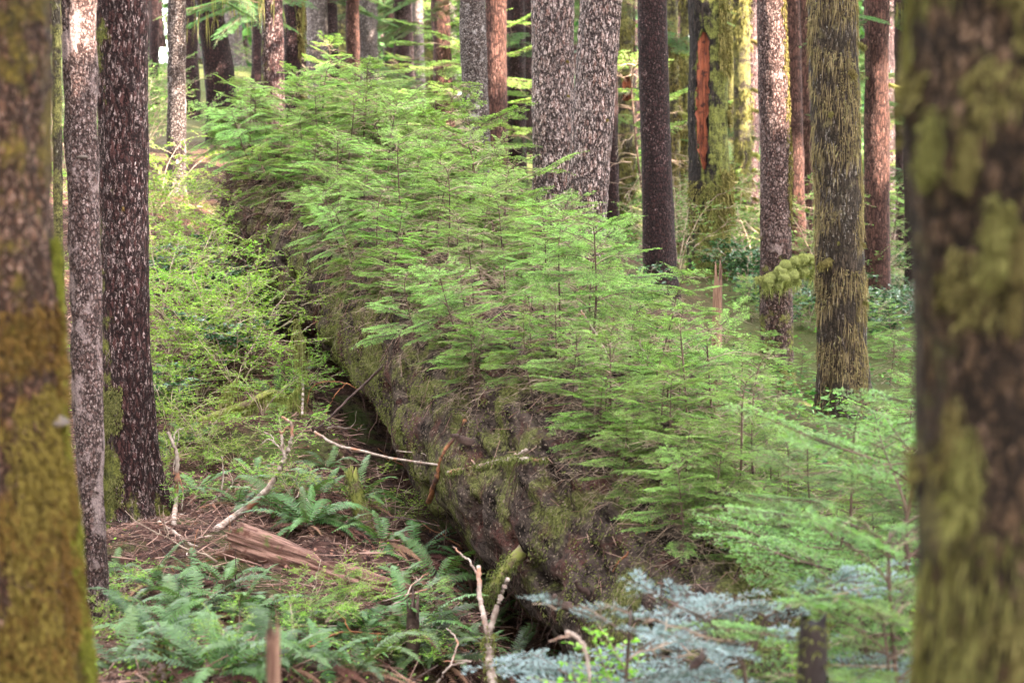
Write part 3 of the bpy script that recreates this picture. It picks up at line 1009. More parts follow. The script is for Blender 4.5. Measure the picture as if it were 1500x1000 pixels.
def trunk_moss(T, n, length, width, mat, zlo, zhi, alo=-PI, ahi=0.0, thr=0.0, droop=0.8, per=3, freq=3.0, name='moss', out=1.0, up=None, down=False):
    rng = T['rng']
    co, z = T['co'], T['z']
    i = np.searchsorted(z, rng.uniform(zlo, zhi, n)).clip(0, len(z) - 1)
    a = rng.uniform(alo, ahi, n) % (2 * PI)
    j = (a / (2 * PI) * T['ns']).astype(int) % T['ns']
    f = rng.random((n, 1))
    p = co[i, j] * (1 - f) + co[i, (j + 1) % T['ns']] * f
    k = fbm(p * freq + 17, 4) > thr
    p, j = p[k], j[k]
    p = p + rng.uniform(-0.5, 0.5, (len(p), 3)) * [0.004, 0.004, 2 * (z[1] - z[0])]
    aa = j / T['ns'] * 2 * PI
    nn = np.stack([np.cos(aa), np.sin(aa), 0 * aa], 1) * out
    mb = MB()
    if down:
        p = p + nn / out * 0.004
        nn = nn / out * 0.06 + np.array([0, 0, -1.0])
    blades(mb, p - T['o'], nn, rng, length, width, droop, per, 0.10 if down else 0.55, up=up)
    return mb.build(name, M[mat], T['root'], smooth=False)


def moss_knob(T, z, ang, size, mat='moss_bright', n=160, stub=0.0, name='moss_clump', ragged=False):
    """a moss-wrapped stub: lumpy core plus hanging blades"""
    rng = T['rng']
    b = surf_pt(T, z, ang, -0.01) - T['o']
    d = np.array([math.cos(ang), math.sin(ang), -0.15])
    mb = MB()
    q = np.linspace(0, 1, 7)
    L = size * 1.6 + stub
    pts = b + q[:, None] * L * d + np.array([0, 0, 1]) * (-0.25 * L * q ** 2)[:, None] + rng.normal(0, size * 0.08, (7, 3))
    if ragged:
        pts = b + q[:, None] * 0.35 * L * d + np.array([0, 0, -1]) * (size * 2.6 * q)[:, None]
    tubes(mb, pts[None], ((0.2 if ragged else 0.45) * size * np.array([0.8, 1.0, 0.95, 1.05, 0.9, 0.75, 0.35]) * rng.uniform(0.85, 1.15, 7))[None], 9, col=0.35)
    pp = np.repeat(pts, n // 7, 0)
    dd = unit(rng.normal(0, 1, pp.shape))
    if ragged:
        dd = unit(dd + [0, 0, -0.5])
        blades(mb, pp + dd * size * 0.7 * rng.random((len(pp), 1)), dd, rng, size * 0.6, size * 0.08, 0.95, 3, 0.5)
    else:
        blades(mb, pp + dd * size * 0.42, dd, rng, size * 0.45, size * 0.10, 0.9, 2, 0.4)
    return mb.build(name, M[mat], T['root'], smooth=False)


def bracket(T, z, ang, r, label=None):
    """a hoof-shaped bracket fungus"""
    b = surf_pt(T, z, ang, -0.012) - T['o']
    d = np.array([math.cos(ang), math.sin(ang), 0])
    s = np.array([-d[1], d[0], 0])
    mb = MB()
    rings = [(0.0, 0.75), (0.35, 0.95), (0.62, 1.0), (0.80, 0.93), (0.93, 0.6), (1.0, 0.0)]
    n = 15
    a = np.linspace(-PI / 2, PI / 2, n)
    V = []
    for k, (h, rr) in enumerate([(0.75, 0.08), (0.55, 0.45), (0.30, 0.78), (0.08, 0.97), (-0.08, 1.0), (-0.18, 0.88), (-0.20, 0.4), (-0.2, 0.05)]):
        V.append(b + r * rr * (np.cos(a)[:, None] * d * 1.05 + np.sin(a)[:, None] * s) + np.array([0, 0, h * r * 0.75]))
    mb.add(np.concatenate(V), grid_quads(8, n, False))
    return mb.build('bracket_fungus', M['fungus'], T['root'])


near_l = tree([(-78, 0, 300), (-80, 300, 300), (-70, 420, 308), (-62, 700, 330), (-54, 1000, 348)], 5.0, 'bark_near_moss',
              'thick foreground trunk thickly coated in golden moss, out of focus at the left edge', ns=190, dz=0.010, lump=0.08, ridge=0.008, flare=0.0, seed=1)
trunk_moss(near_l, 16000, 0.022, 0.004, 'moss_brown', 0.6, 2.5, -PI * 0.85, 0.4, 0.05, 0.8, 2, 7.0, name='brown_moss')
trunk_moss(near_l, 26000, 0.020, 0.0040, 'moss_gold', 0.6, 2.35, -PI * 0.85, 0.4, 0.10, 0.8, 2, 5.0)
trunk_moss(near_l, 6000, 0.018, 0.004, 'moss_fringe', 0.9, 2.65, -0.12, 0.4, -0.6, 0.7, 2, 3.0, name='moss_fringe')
bracket(near_l, float(Q(70, 515, 5)[2]), -0.75, 0.022)
bracket(near_l, float(Q(120, 612, 5)[2]), -0.25, 0.045)
bracket(near_l, float(Q(75, 255, 5)[2]), -0.15, 0.016)
near_r = tree([(1558, 0, 424), (1552, 150, 430), (1558, 320, 422), (1566, 500, 420), (1572, 1000, 424)], 3.2, 'bark_near_dark',
              'broad dark foreground trunk with pale moss clumps, badly blurred at the right edge', ns=170, dz=0.010, lump=0.13, ridge=0.003, seed=2)
trunk_moss(near_r, 16000, 0.024, 0.004, 'moss_near', 1.6, 3.30, -PI * 1.1, -0.9, 0.34, 0.8, 2, 7.0)
trunk_moss(near_r, 9000, 0.045, 0.0035, 'moss_near', 1.6, 3.5, -PI * 1.1, -0.9, 0.32, 0.0, 1, 4.0, name='moss_strings', down=True)
for (px, py, sz) in [(1362, 165, .040), (1395, 195, .030), (1425, 300, .042), (1455, 330, .030), (1385, 640, .055), (1372, 590, .04), (1440, 425, .022), (1470, 470, .02), (1455, 855, .06), (1385, 900, .06), (1480, 215, .03)]:
    zz = float(Q(px, py, 3.05)[2])
    xx = (px - 1560) / 212
    moss_knob(near_r, zz, -PI + math.acos(max(-1, min(1, -xx))) if abs(xx) < 1 else -PI, sz * 0.8, 'moss_near', 420, ragged=True)

pale = tree([(116, 0, 47), (121, 250, 46), (127, 500, 46), (133, 700, 40), (138, 880, 40)], 10.4, 'bark_lichen',
            'slender trunk blotched with pale pink lichen just left of the large maroon trunk', ns=80, dz=0.02, lump=0.12, ridge=0.004, flare=0.25)
bracket(pale, float(Q(125, 230, 10.4)[2]), -1.35, 0.034)
bracket(pale, float(Q(140, 203, 10.4)[2]), -0.4, 0.022)
main_l = tree([(179, 0, 72), (181, 300, 72), (184, 500, 71), (188, 650, 74), (192, 730, 82), (196, 780, 96)], 13.0, 'bark_maroon',
              'tall straight maroon trunk with fine pale flecked bark and a mossy buttressed foot', ns=130, dz=0.018, lump=0.06, ridge=0.006, flare=0.55)
trunk_moss(main_l, 5000, 0.02, 0.007, 'moss_log', float(main_l['o'][2]), float(main_l['o'][2]) + 0.9, -PI * 0.95, -PI * 0.5, 0.02, 0.6, 2, 4)
moss_knob(main_l, float(Q(190, 303, 13)[2]), -1.4, 0.018, 'moss_gold', 60)

tree([(259, 0, 26), (259, 270, 27)], 24.0, 'bark_white', 'thin speckled mossy trunk standing alone on the left slope above the huckleberry bushes', flare=0.2)
lean = tree([(306, 0, 40), (322, 120, 42), (334, 205, 46)], 29.0, 'bark_dark', 'dark leaning trunk with hanging lichen above it on the left slope', ns=36, lump=.14)
tree([(275, 0, 24), (278, 110, 25)], 38.0, 'bark_dark', 'shadowy narrow trunk half hidden behind the dark leaning one')
tree([(340, 0, 24), (347, 130, 25)], 47.0, 'bark_grey', 'faint grey trunk far back just right of the dark leaning one')
tree([(376, 0, 14), (376, 130, 15)], 40.0, 'bark_dark', 'very thin dark trunk left of the stout reddish brown one at the upper left')
tree([(399, 0, 31), (399, 160, 34)], 27.0, 'bark_maroon', 'stout reddish brown trunk rising behind the far left end of the sapling thicket', flare=0.2)
t9 = tree([(428, 0, 26), (430, 150, 28)], 30.0, 'bark_dark', 'dark trunk with moss streaks down its right side behind the saplings', flare=0.2)
trunk_moss(t9, 900, 0.10, 0.012, 'moss_olive', 2.5, 5, -0.9, 0.3, -0.1, 0.9, 2, 2)
tree([(464, 0, 30), (467, 150, 32)], 36.0, 'bark_grey', 'pale grey lichened trunk behind the top left of the sapling thicket')
tree([(484, 0, 18), (488, 130, 20)], 37.0, 'bark_dark', 'maroon trunk pressed against a yellow mossy one behind the saplings')
tree([(500, 0, 20), (501, 130, 20)], 41.0, 'bark_mossy', 'yellow mossy trunk wedged between two darker ones behind the saplings')
tree([(516, 0, 19), (518, 130, 20)], 36.0, 'bark_red', 'narrow brown trunk with one sunlit orange edge behind the saplings')
tree([(537, 0, 27), (540, 130, 29)], 38.0, 'bark_grey', 'mauve grey trunk behind the crest of the sapling thicket')
tree([(574, 0, 24), (574, 130, 26)], 60.0, 'bark_grey', 'blurred pale trunk far away over the crest of the saplings')
tree([(612, 0, 17), (614, 130, 18)], 50.0, 'bark_grey', 'bleached distant trunk left of the glowing orange one')
tree([(630, 0, 20), (634, 130, 22)], 39.0, 'bark_mossy', 'brown trunk in shade touching the sunlit orange trunk')
tree([(645, 0, 26), (650, 140, 28)], 33.0, 'bark_red', 'smooth orange trunk lit by the sun above the sapling crest')
tree([(692, 0, 38), (696, 170, 41)], 24.0, 'bark_white', 'dark trunk splashed with white lichen right of the sapling crest', ns=60, dz=.04, flare=.2)
tree([(726, 0, 31), (728, 180, 32)], 28.0, 'bark_red', 'reddish trunk with a dark knot standing beside the white splashed one', ns=44, flare=.2)
tree([(754, 0, 27), (757, 190, 29)], 34.0, 'bark_dark', 'gloomy dark trunk between the reddish one and the wide flaky one', flare=.2)
tree([(775, 0, 17), (775, 200, 18)], 38.0, 'bark_dark', 'black narrow trunk showing at the left edge of the wide flaky trunk', flare=.2)
fl1 = tree([(809, 0, 62), (812, 250, 66)], 19.0, 'bark_flaky', 'wide upright trunk covered in pale pinkish bark flakes, left of its leaning twin', ns=110, dz=.022, lump=.05, ridge=.007, flare=.3)
fl2 = tree([(881, 0, 59), (860, 300, 60), (857, 350, 62)], 18.0, 'bark_flaky', 'leaning trunk of whitish flaky bark that tilts to the right as it rises', ns=110, dz=.022, lump=.05, ridge=.007, flare=.3)
for T, pp in ((fl1, [(831, 90), (826, 140)]), (fl2, [(838, 175)])):
    for (px, py) in pp:
        moss_knob(T, float(Q(px, py, T['Y'])[2]), -0.9, 0.022, 'moss_gold', 60)
tree([(893, 0, 22), (895, 360, 25)], 30.0, 'bark_dark', 'maroon trunk peeping out right behind the leaning flaky one', flare=.2)
tree([(855, 0, 12), (853, 140, 12)], 42.0, 'bark_red', 'thin red trunk glimpsed in the gap between the two flaky trunks')
t20 = tree([(915, 0, 24), (919, 355, 27)], 34.0, 'bark_mossy', 'olive mossy trunk with a red wound left of the plain dark maroon one', ns=36)
t21 = tree([(955, 0, 42), (962, 250, 44), (967, 390, 47)], 22.0, 'bark_dark', 'clean dark maroon trunk with rows of tiny white specks at the middle right', ns=80, dz=.03, lump=.05, flare=.25)
t22 = tree([(985, 0, 15), (991, 390, 17)], 33.0, 'bark_mossy', 'yellow mossy pole hugging the right side of the dark maroon trunk')
t23 = tree([(1003, 0, 14), (1001, 390, 15)], 34.0, 'bark_mossy', 'mossy pole with stubby moss covered twigs just left of the hollow snag')
snag = tree([(1038, 0, 56), (1038, 250, 57), (1040, 400, 60)], 25.0, 'bark_snag', 'big dead mossy trunk with a torn strip of bare red wood', ns=120, dz=.03, lump=.10, ridge=.008, flare=.3, name='dead_snag')
t25 = tree([(1085, 0, 25), (1090, 350, 27)], 36.0, 'bark_mossy', 'knobbly trunk studded with moss balls right of the hollow snag', ns=36)
tree([(1070, 0, 17), (1073, 350, 18)], 42.0, 'bark_mossy', 'plain brown trunk squeezed between the snag and the knobbly trunk')
tree([(1104, 0, 14), (1106, 350, 15)], 46.0, 'bark_dark', 'dim slender trunk behind the one carrying the moss shelf')
shelf = tree([(1129, 0, 38), (1136, 250, 44), (1137, 400, 47), (1139, 570, 47)], 20.0, 'bark_pinkish', 'trunk carrying a big shelf of bright moss at mid height', ns=90, dz=.025, lump=.06, ridge=.006, flare=.25)
trunk_moss(shelf, 1600, 0.035, 0.010, 'moss_olive', 1.5, 5, -0.8, 0.5, -0.05, 0.9, 2, 3)
tree([(1160, 0, 22), (1166, 250, 24), (1176, 520, 25)], 28.0, 'bark_red', 'rusty trunk standing behind the trunk with the moss shelf', flare=.2)
tree([(1178, 0, 17), (1183, 330, 18), (1186, 450, 19)], 31.0, 'bark_red', 'salmon sunlit trunk squeezed beside the tall string moss trunk', flare=.2)
strg = tree([(1219, 0, 71), (1227, 250, 71), (1235, 560, 72), (1237, 610, 74)], 18.0, 'bark_strings', 'upright trunk draped all over with vertical strings of olive moss', ns=120, dz=.022, lump=.07, ridge=.006, flare=.3)
t29 = tree([(1284, 0, 35), (1285, 250, 36), (1286, 450, 38)], 26.0, 'bark_red', 'red barked trunk with a sunlit patch and mossy side branches', ns=56, dz=.04, flare=.25)
tree([(1318, 0, 16), (1322, 360, 18)], 38.0, 'bark_dark', 'distant mauve trunk between the sunlit red one and the blurred edge trunk')
tree([(1337, 0, 27), (1341, 460, 30)], 31.0, 'bark_dark', 'nearly black trunk half hidden by the blurred edge trunk', flare=.3)
tree([(226, 0, 14), (226, 150, 15)], 40.0, 'bark_dark', 'dim trunk just right of the large maroon trunk on the left')
tree([(82, 0, 13), (84, 200, 14)], 18.0, 'bark_mossy', 'mossy pole glimpsed between the golden moss trunk and the pale lichen trunk')

# hanging strings and mats of moss
trunk_moss(strg, 5200, 0.13, 0.0045, 'moss_tan', 0.2, 5, -PI, 0, -0.15, 0.0, 1, 5.0, down=True)
trunk_moss(strg, 1500, 0.05, 0.0045, 'moss_tan', 0.2, 5, -PI, 0, 0.0, 0.9, 1, 5.0)
trunk_moss(strg, 5000, 0.022, 0.006, 'moss_tan', 0.1, 5, -PI, 0, 0.05, 0.6, 2, 5.0, name='moss_mat')
for (px, py, sz) in [(1240, 105, .05), (1255, 65, .045), (1208, 380, .07), (1258, 355, .03), (1222, 352, .02), (1212, 165, .035), (1262, 440, .03)]:
    xx = (px - np.interp(py, [0, 560], [1219, 1235])) / 36
    moss_knob(strg, float(Q(px, py, 18)[2]), -PI / 2 + math.asin(max(-0.95, min(0.95, xx))), sz, 'moss_olive', 170)
trunk_moss(snag, 2600, 0.09, 0.011, 'moss_olive', 0.3, 4.8, -1.15, 0.3, -0.05, 0.9, 2, 2.5)
trunk_moss(snag, 2200, 0.05, 0.010, 'moss_olive', 0.3, 2.0, -PI, 0, -0.05, 0.8, 2, 2.5, name='moss_skirt')
for T in (t20, t22, t23, t25):
    trunk_moss(T, 700, 0.10, 0.014, 'moss_olive', 0.5, 5, -PI, 0, -0.1, 0.9, 2, 2.0)
for T, ys, sd in ((t25, [130, 160, 225, 250, 290, 310, 335, 60], 0.0), (t23, [65, 80, 105, 120, 175, 30], -0.2), (t22, [75, 165, 190], -0.3)):
    for py in ys:
        moss_knob(T, float(Q(1090, py, T['Y'])[2]), sd + T['rng'].normal(0, 0.2), T['rng'].uniform(0.06, 0.10), 'moss_bright' if py % 2 else 'moss_olive', 90, stub=T['rng'].uniform(0.0, 0.14))
moss_knob(t29, float(Q(1300, 125, 26)[2]), -0.15, 0.06, 'moss_bright', 150, stub=0.26, name='mossy_branch')


def torn_wood(T, rows, mat, a_mid, depth=0.045):
    """sink a ragged strip of the trunk and line it with bare wood"""
    co, z, ns = T['co'], T['z'], T['ns']
    rng = T['rng']
    zz = np.array([Q(1040, r[0], T['Y'])[2] for r in rows])[::-1]
    hw = np.array([r[1] for r in rows])[::-1]
    mid = np.array([r[2] for r in rows])[::-1]
    a = np.arange(ns) / ns * 2 * PI
    V = []
    sel = np.nonzero((z > zz[0]) & (z < zz[-1]))[0]
    m = 13
    for i in sel:
        h = np.interp(z[i], zz, hw) * (1 + 0.35 * vnoise(np.array([z[i] * 9, 1.0, 2.0])))
        c = a_mid + np.interp(z[i], zz, mid)
        r0 = np.interp(z[i], z, T['r'])
        for u in np.linspace(-1, 1, m):
            an = c + u * h
            prof = -depth * (1 - abs(u) ** 3) + 0.012 * math.sin(u * 9 + z[i] * 2) + 0.012 * vnoise(np.array([u * 5, z[i] * 3, 5.0]))
            j = an / (2 * PI) * ns
            base = np.interp(j % ns, np.arange(ns), np.hypot(co[i, :, 0] - T['x'][i], co[i, :, 1] - T['Y']))
            V.append([T['x'][i] + (base + prof - 0.006) * math.cos(an), T['Y'] + (base + prof - 0.006) * math.sin(an), z[i]])
    me = T['trunk'].data
    fl = np.empty(len(me.vertices) * 3, np.float32)
    me.vertices.foreach_get('co', fl)
    fl = fl.reshape(-1, 3)
    for i in sel:
        h = np.interp(z[i], zz, hw)
        c = a_mid + np.interp(z[i], zz, mid)
        da = (a - c + PI) % (2 * PI) - PI
        for j in np.nonzero(np.abs(da) < h * 0.92)[0]:
            ax_ = np.array([T['x'][i], T['Y'], z[i]]) - T['o']
            fl[i * ns + j] = ax_ + (fl[i * ns + j] - ax_) * (1 - 0.085 / T['r'][i])
    me.vertices.foreach_set('co', fl.ravel())
    me.update()
    mb = MB()
    mb.add(np.array(V) - T['o'], grid_quads(len(sel), m, False))
    return mb.build('bare_wood', M[mat], T['root'])


torn_wood(snag, [(48, 0.10, 0.05), (62, 0.30, 0.05), (120, 0.34, 0.02), (170, 0.36, -0.05), (215, 0.27, 0.0), (240, 0.12, 0.1), (250, 0.02, 0.12)], 'rotten_red', -PI / 2 - 0.42)
torn_wood(t20, [(112, 0.2, 0), (125, 0.6, 0), (150, 0.6, 0), (152, 0.4, 0)], 'rotten_red', -PI / 2 + 0.1)


def moss_shelf():
    T = shelf
    rng = np.random.default_rng(5)
    mb = MB()
    z0 = float(Q(1130, 395, 20)[2])
    s = 20 / F
    spots = [(-22, 14, .9), (-14, 8, 1.1), (-4, 0, 1.3), (6, -6, 1.3), (18, -14, 1.2), (28, -18, 1.1), (38, -18, 1.0), (46, -12, .8), (0, 8, 1.1), (12, 4, 1.1), (8, 16, .8), (-6, 20, .7), (30, 0, .9), (44, 4, .9), (54, 6, .7), (62, 6, .6), (-26, 20, .7), (2, -10, 1.0), (20, 14, .6)]
    xc = float(np.interp(z0, T['z'], T['x'])) + 6 * s
    for (dx, dy, k) in spots:
        c = np.array([xc + dx * s, T['Y'] - 0.17 - 0.10 * math.cos(dx / 40) + rng.normal(0, 0.04), z0 - dy * s]) - T['o']
        n = 14
        u, v = np.meshgrid(np.linspace(0, PI, 9), np.linspace(0, 2 * PI, n, endpoint=False), indexing='ij')
        R = 0.053 * k * (1 + 0.0 * u)
        d = np.stack([np.sin(u) * np.cos(v), np.sin(u) * np.sin(v), np.cos(u)], -1)
        R = R * (1 + 0.4 * fbm(d * 3.5 + dx, 4))
        mb.add((c + d * R[..., None] * [1.15, 1.1, 0.85]).reshape(-1, 3), grid_quads(9, n), col=0.30)
        dd = unit(rng.normal(0, 1, (420, 3)))
        dd[:, 2] = np.where(rng.random(420) < .5, np.abs(dd[:, 2]), dd[:, 2])
        blades(mb, c + dd * 0.050 * k, dd, rng, 0.015, 0.0055, 0.5, 2, 0.5, col=(.1, 1))
        low = unit(rng.normal(0, 1, (14, 3)) * [1, 1, 0.2] + [0, 0, -0.8])
        blades(mb, c + low * 0.045 * k, low, rng, 0.09, 0.007, 0.9, 1, 0.3, col=(0, .6))
    mb.build('moss_shelf', M['moss_pale'], T['root'], smooth=False)
    wb = MB()
    for (dx0, dx1, dy) in ((-16, -38, 10), (20, 66, 4)):
        p = spline([[xc + dx0 * s, T['Y'] - 0.12, z0 - 5 * s], [xc + (dx0 + dx1) / 2 * s, T['Y'] - 0.22, z0 - dy * s], [xc + dx1 * s, T['Y'] - 0.25, z0 - (dy + 1) * s]], 10) - T['o']
        tubes(wb, p[None], np.linspace(0.02, 0.008, 10)[None], 7)
        m3 = MB()
        pp = np.repeat(p, 60, 0) + rng.normal(0, 0.012, (600, 3))
        blades(m3, pp, unit(rng.normal(0, 1, pp.shape) + [0, 0, .3]), rng, 0.035, 0.007, 0.6, 2, 0.5)
        blades(m3, pp[::16], unit(rng.normal(0, 1, pp[::16].shape) + [0, 0, -1]), rng, 0.10, 0.006, 0.95, 1, 0.3, col=(0, .5))
        st = wb.build('branch_stub', M['stick_dark'], T['root'])
        m3.build('moss', M['moss_pale'], st, smooth=False)
        wb = MB()


moss_shelf()

# ------------------------------------------------------------------ hemlock saplings on and beside the log
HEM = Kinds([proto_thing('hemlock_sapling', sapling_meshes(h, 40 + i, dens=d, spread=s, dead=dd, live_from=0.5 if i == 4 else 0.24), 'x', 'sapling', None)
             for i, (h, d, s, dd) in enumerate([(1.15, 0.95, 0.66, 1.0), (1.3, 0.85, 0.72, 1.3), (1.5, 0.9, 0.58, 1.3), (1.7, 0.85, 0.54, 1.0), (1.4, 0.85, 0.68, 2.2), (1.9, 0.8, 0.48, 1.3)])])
HH = [1.15, 1.3, 1.5, 1.7, 1.4, 1.9]


def hem(i, loc, h, rng, label, group):
    i %= 6
    return HEM.place(i, loc, rng.uniform(0, 2 * PI), h / HH[i], label, group, (rng.normal(0, 0.11), rng.normal(0, 0.11)))


def zone(t):
    if t < 1.3:
        return ('bright young hemlock crowding the near lower end of the fallen log', 'hemlocks on the near end of the log')
    if t < 5.2:
        return ('young hemlock growing from the mid length of the fallen log', 'hemlocks on the middle of the log')
    return ('feathery young hemlock on the far upper end of the fallen log', 'hemlocks on the far end of the log')


rng = np.random.default_rng(21)
k = 0
for t in np.arange(-1.9, LLEN + 0.1, 0.32):
    ph = [-0.50, 0.30, -0.1, 0.62][k % 4] + rng.normal(0, 0.12)
    tt = t + rng.uniform(-0.08, 0.08)
    p = log_pt(np.array(tt), np.array(ph), -0.05)
    far = np.clip(tt / LLEN, 0, 1)
    h = (0.86 + 0.24 * far) * rng.uniform(0.82, 1.25) * (0.92 if ph < -0.3 else 1.05)
    if tt < 1.0:
        h *= 0.98 if ph > 0 else 0.8
    l, g_ = zone(tt)
    hem(4 if (0.8 < tt < 4.5 and ph < 0.1) else int(rng.choice([0, 1, 4, 2])), p, h, rng, l, g_)
    k += 1
for t in np.arange(-1.5, LLEN + 1.4, 0.34):
    lat = rng.uniform(0.62, 1.05) + (0.45 * rng.random() if t > 3 else 0)
    a = log_axis(np.array(t)) + LN * lat
    zz = max(float(gz(a[0], a[1])), a[2] - 0.5)
    far = np.clip(t / LLEN, 0, 1)
    h = (1.50 + 0.30 * far) * rng.uniform(0.86, 1.14) * (0.68 if t < 0.8 else 1)
    l = ('tall young hemlock on the far side of the fallen log near its upper end', 'hemlocks behind the far end of the log') if t > 4.5 else ('young hemlock standing along the right flank of the fallen log', 'hemlocks along the right flank of the log')
    hem(int(rng.choice([2, 3, 5, 1])), (a[0], a[1], zz - 0.03), h, rng, *l)


for t in np.concatenate([np.arange(1.0, 4.2, 0.27), np.arange(4.3, LLEN + 0.2, 0.40)]):
    tt, ph = t + rng.uniform(-0.12, 0.12), rng.uniform(-1.05, -0.62)
    p = log_pt(np.array(min(tt, LLEN - 0.4)), np.array(ph), -0.04)
    far = np.clip(tt / LLEN, 0, 1)
    h = rng.uniform(0.62, 0.95) * (0.8 + 0.4 * far)
    i = int(rng.choice([0, 1, 1]))
    HEM.place(i, p, rng.uniform(0, 6), h / HH[i], 'small hemlock leaning out over the open left flank of the fallen log', 'hemlocks leaning over the left flank of the log', (rng.normal(0, 0.08), -rng.uniform(0.15, 0.45)))
for t in np.arange(-2.2, 1.0, 0.3):
    p = log_pt(np.array(t), np.array(rng.uniform(-0.62, -0.30)), -0.04)
    h = rng.uniform(0.55, 0.9)
    i = int(rng.choice([0, 0, 1]))
    HEM.place(i, p, rng.uniform(0, 6), h / HH[i], 'low hemlock along the left rim of the near end of the fallen log', 'hemlocks along the near left rim of the log', (rng.normal(0, 0.1), -rng.uniform(0.0, 0.25)))
for t, lat in ((LLEN - 0.3, -0.55), (LLEN - 0.1, -0.15), (LLEN + 0.25, 0.2), (LLEN + 0.5, 0.6), (LLEN + 0.8, 0.4), (LLEN + 1.0, 0.9), (LLEN - 0.9, -0.6), (LLEN + 0.4, 0.7)):
    a = log_axis(np.array(t)) + LN * lat
    if t < LT1:
        a = log_pt(np.array(t), np.array(math.asin(max(-0.9, min(0.9, lat / 0.75)))), -0.05)
    else:
        a[2] = max(float(gz(a[0], a[1])), a[2] - 0.3)
    hem(int(rng.integers(6)), a, rng.uniform(0.95, 1.35), rng, 'lush hemlock at the very top end of the fallen log beside the bare duff slope', 'hemlocks around the top end of the log')


def at_top(px, py, D):
    """ground position and height of a plant whose tip shows at px, py at depth D"""
    p = P(px, py, D)
    g = float(gz(p[0], p[1]))
    t_ = float((np.array([p[0], p[1], 0]) - LA)[:2] @ LU[:2] / (LU[:2] @ LU[:2]))
    lat = float((p - log_axis(np.array(t_))) @ LN)
    if LT0 < t_ < LT1 and abs(lat) < 0.6:
        g = max(g, float(log_pt(np.array(t_), np.array(math.asin(lat / 0.68)))[2]))
    return (p[0], p[1], g - 0.03), max(0.25, p[2] - g)


for (px, py, D, lab) in [(643, 62, 20.5, 'tallest young hemlock, its tip standing against the orange trunk'),
                         (468, 84, 21.5, 'young hemlock with its crown against the pale grey trunk behind the thicket'),
                         (372, 178, 21.5, 'lime tipped little hemlock at the far left corner of the thicket'),
                         (805, 262, 16.0, 'young hemlock with a lone dark tip in front of the wide flaky trunk'),
                         (1045, 400, 12.2, 'young hemlock tip standing in front of the pale broken stub')]:
    loc, h = at_top(px, py, D)
    hem(2 if h < 1.6 else 3, loc, h, rng, lab, None)
for i, (px, py, D) in enumerate([(520, 72, 20.5), (560, 62, 20.0), (595, 72, 19.6), (612, 92, 19.0), (668, 112, 18.6), (540, 100, 19.2), (700, 150, 17.8), (730, 185, 17.2), (490, 90, 20.8)]):
    loc, h = at_top(px, py, D)
    hem(i, loc, min(h, 2.4), rng, 'tall young hemlock forming the rounded crest of the sapling thicket', 'hemlocks at the crest of the thicket')
for i, (px, py, D) in enumerate([(1090, 600, 11.2), (1150, 640, 11.8), (1085, 570, 13.2), (1180, 610, 13.0), (1290, 560, 13.0), (1330, 520, 14.5), (1240, 640, 11.0), (1060, 640, 10.6), (1330, 610, 11.5), (1010, 700, 10.5)]):
    loc, h = at_top(px, py, D)
    hem(i, loc, min(h, 2.2), rng, 'bright hemlock sapling in the gap between the log thicket and the string moss trunk', 'hemlocks in the gap right of the log')
for i, (px, py) in enumerate([(455, 935), (490, 915), (520, 905), (570, 985), (640, 945), (165, 900), (300, 690), (400, 640), (250, 615), (430, 590), (660, 905), (470, 640)]):
    loc = onground(px, py)
    hem(i, loc, rng.uniform(0.22, 0.40), rng, 'tiny hemlock seedling among the ferns on the lower left slope', 'hemlock seedlings among the ferns')

for i in range(30):
    px, D = rng.uniform(1060, 1370), rng.uniform(12.5, 24)
    if 1185 < px < 1285 and D < 18:
        D = rng.uniform(11.5, 13.5)
    p = P(px, 500, D)
    hem(i, (p[0], p[1], float(gz(p[0], p[1])) - 0.03), rng.uniform(0.35, 0.75) * (0.8 if 1185 < px < 1285 else 1), rng, 'low soft hemlock carpeting the ground around the string moss trunk', 'low hemlocks around the string moss trunk')
# bigger out-of-focus hemlocks and firs close to the camera
NEAR = Kinds([proto_thing('hemlock_sapling', sapling_meshes(1.5, 70 + i, dens=0.9, spread=0.6, mat='near_hemlock', dead=0.6, live_from=0.12, spn=0.0085, ln=0.012, wd=0.0042), 'x', 'sapling', None) for i in range(2)])
for i, (px, py, D, lab) in enumerate([(1262, 520, 8.4, 'soft focus hemlock in front of the string moss trunk base'), (1352, 500, 7.4, 'blurred hemlock brushing the left side of the foreground dark trunk'),
                                      (1195, 590, 8.8, 'blurred pale green hemlock left of the one by the string moss trunk'), (1310, 640, 6.4, 'dark lower hemlock beside the foreground dark trunk'),
                                      (1150, 600, 9.6, 'soft hemlock at the foot of the moss shelf trunk'), (1285, 600, 9.4, 'soft hemlock right below the string moss trunk'), (1345, 610, 8.0, 'pale blurred hemlock squeezed against the foreground dark trunk'), (1300, 770, 6.0, 'shadowy green hemlock low beside the small dark stump'), (1230, 700, 7.2, 'blurred hemlock low between the fir saplings and the foreground dark trunk'), (1440, 440, 7.8, 'hemlock reaching one pale bough out from behind the foreground dark trunk')]):
    loc, h = at_top(px, py, D)
    NEAR.place(i, loc, rng.uniform(0, 6), h / 1.5, lab)
FIR = Kinds([proto_thing('fir_sapling', sapling_meshes(0.9, 80 + i, dens=0.70, spread=0.86, mat='fir', dead=0.8, live_from=0.06, spn=0.0075, ln=0.020, wd=0.0035, sp2=0.060, wfac=0.46, ang=62), 'x', 'sapling', None) for i in range(2)])
for i, (px, py, D, lab, rz) in enumerate([(1066, 772, 6.9, 'blue grey fir sapling with a mossy stem in the near foreground', 0.3), (935, 800, 6.7, 'low silvery fir sapling spreading over the near end of the fallen log', 2.0),
                                          (1125, 800, 6.5, 'bluish fir sapling left of the small dark stump', 4.0)]):
    loc, h = at_top(px, py, D)
    FIR.place(i, loc, rz, h / 0.9, lab)

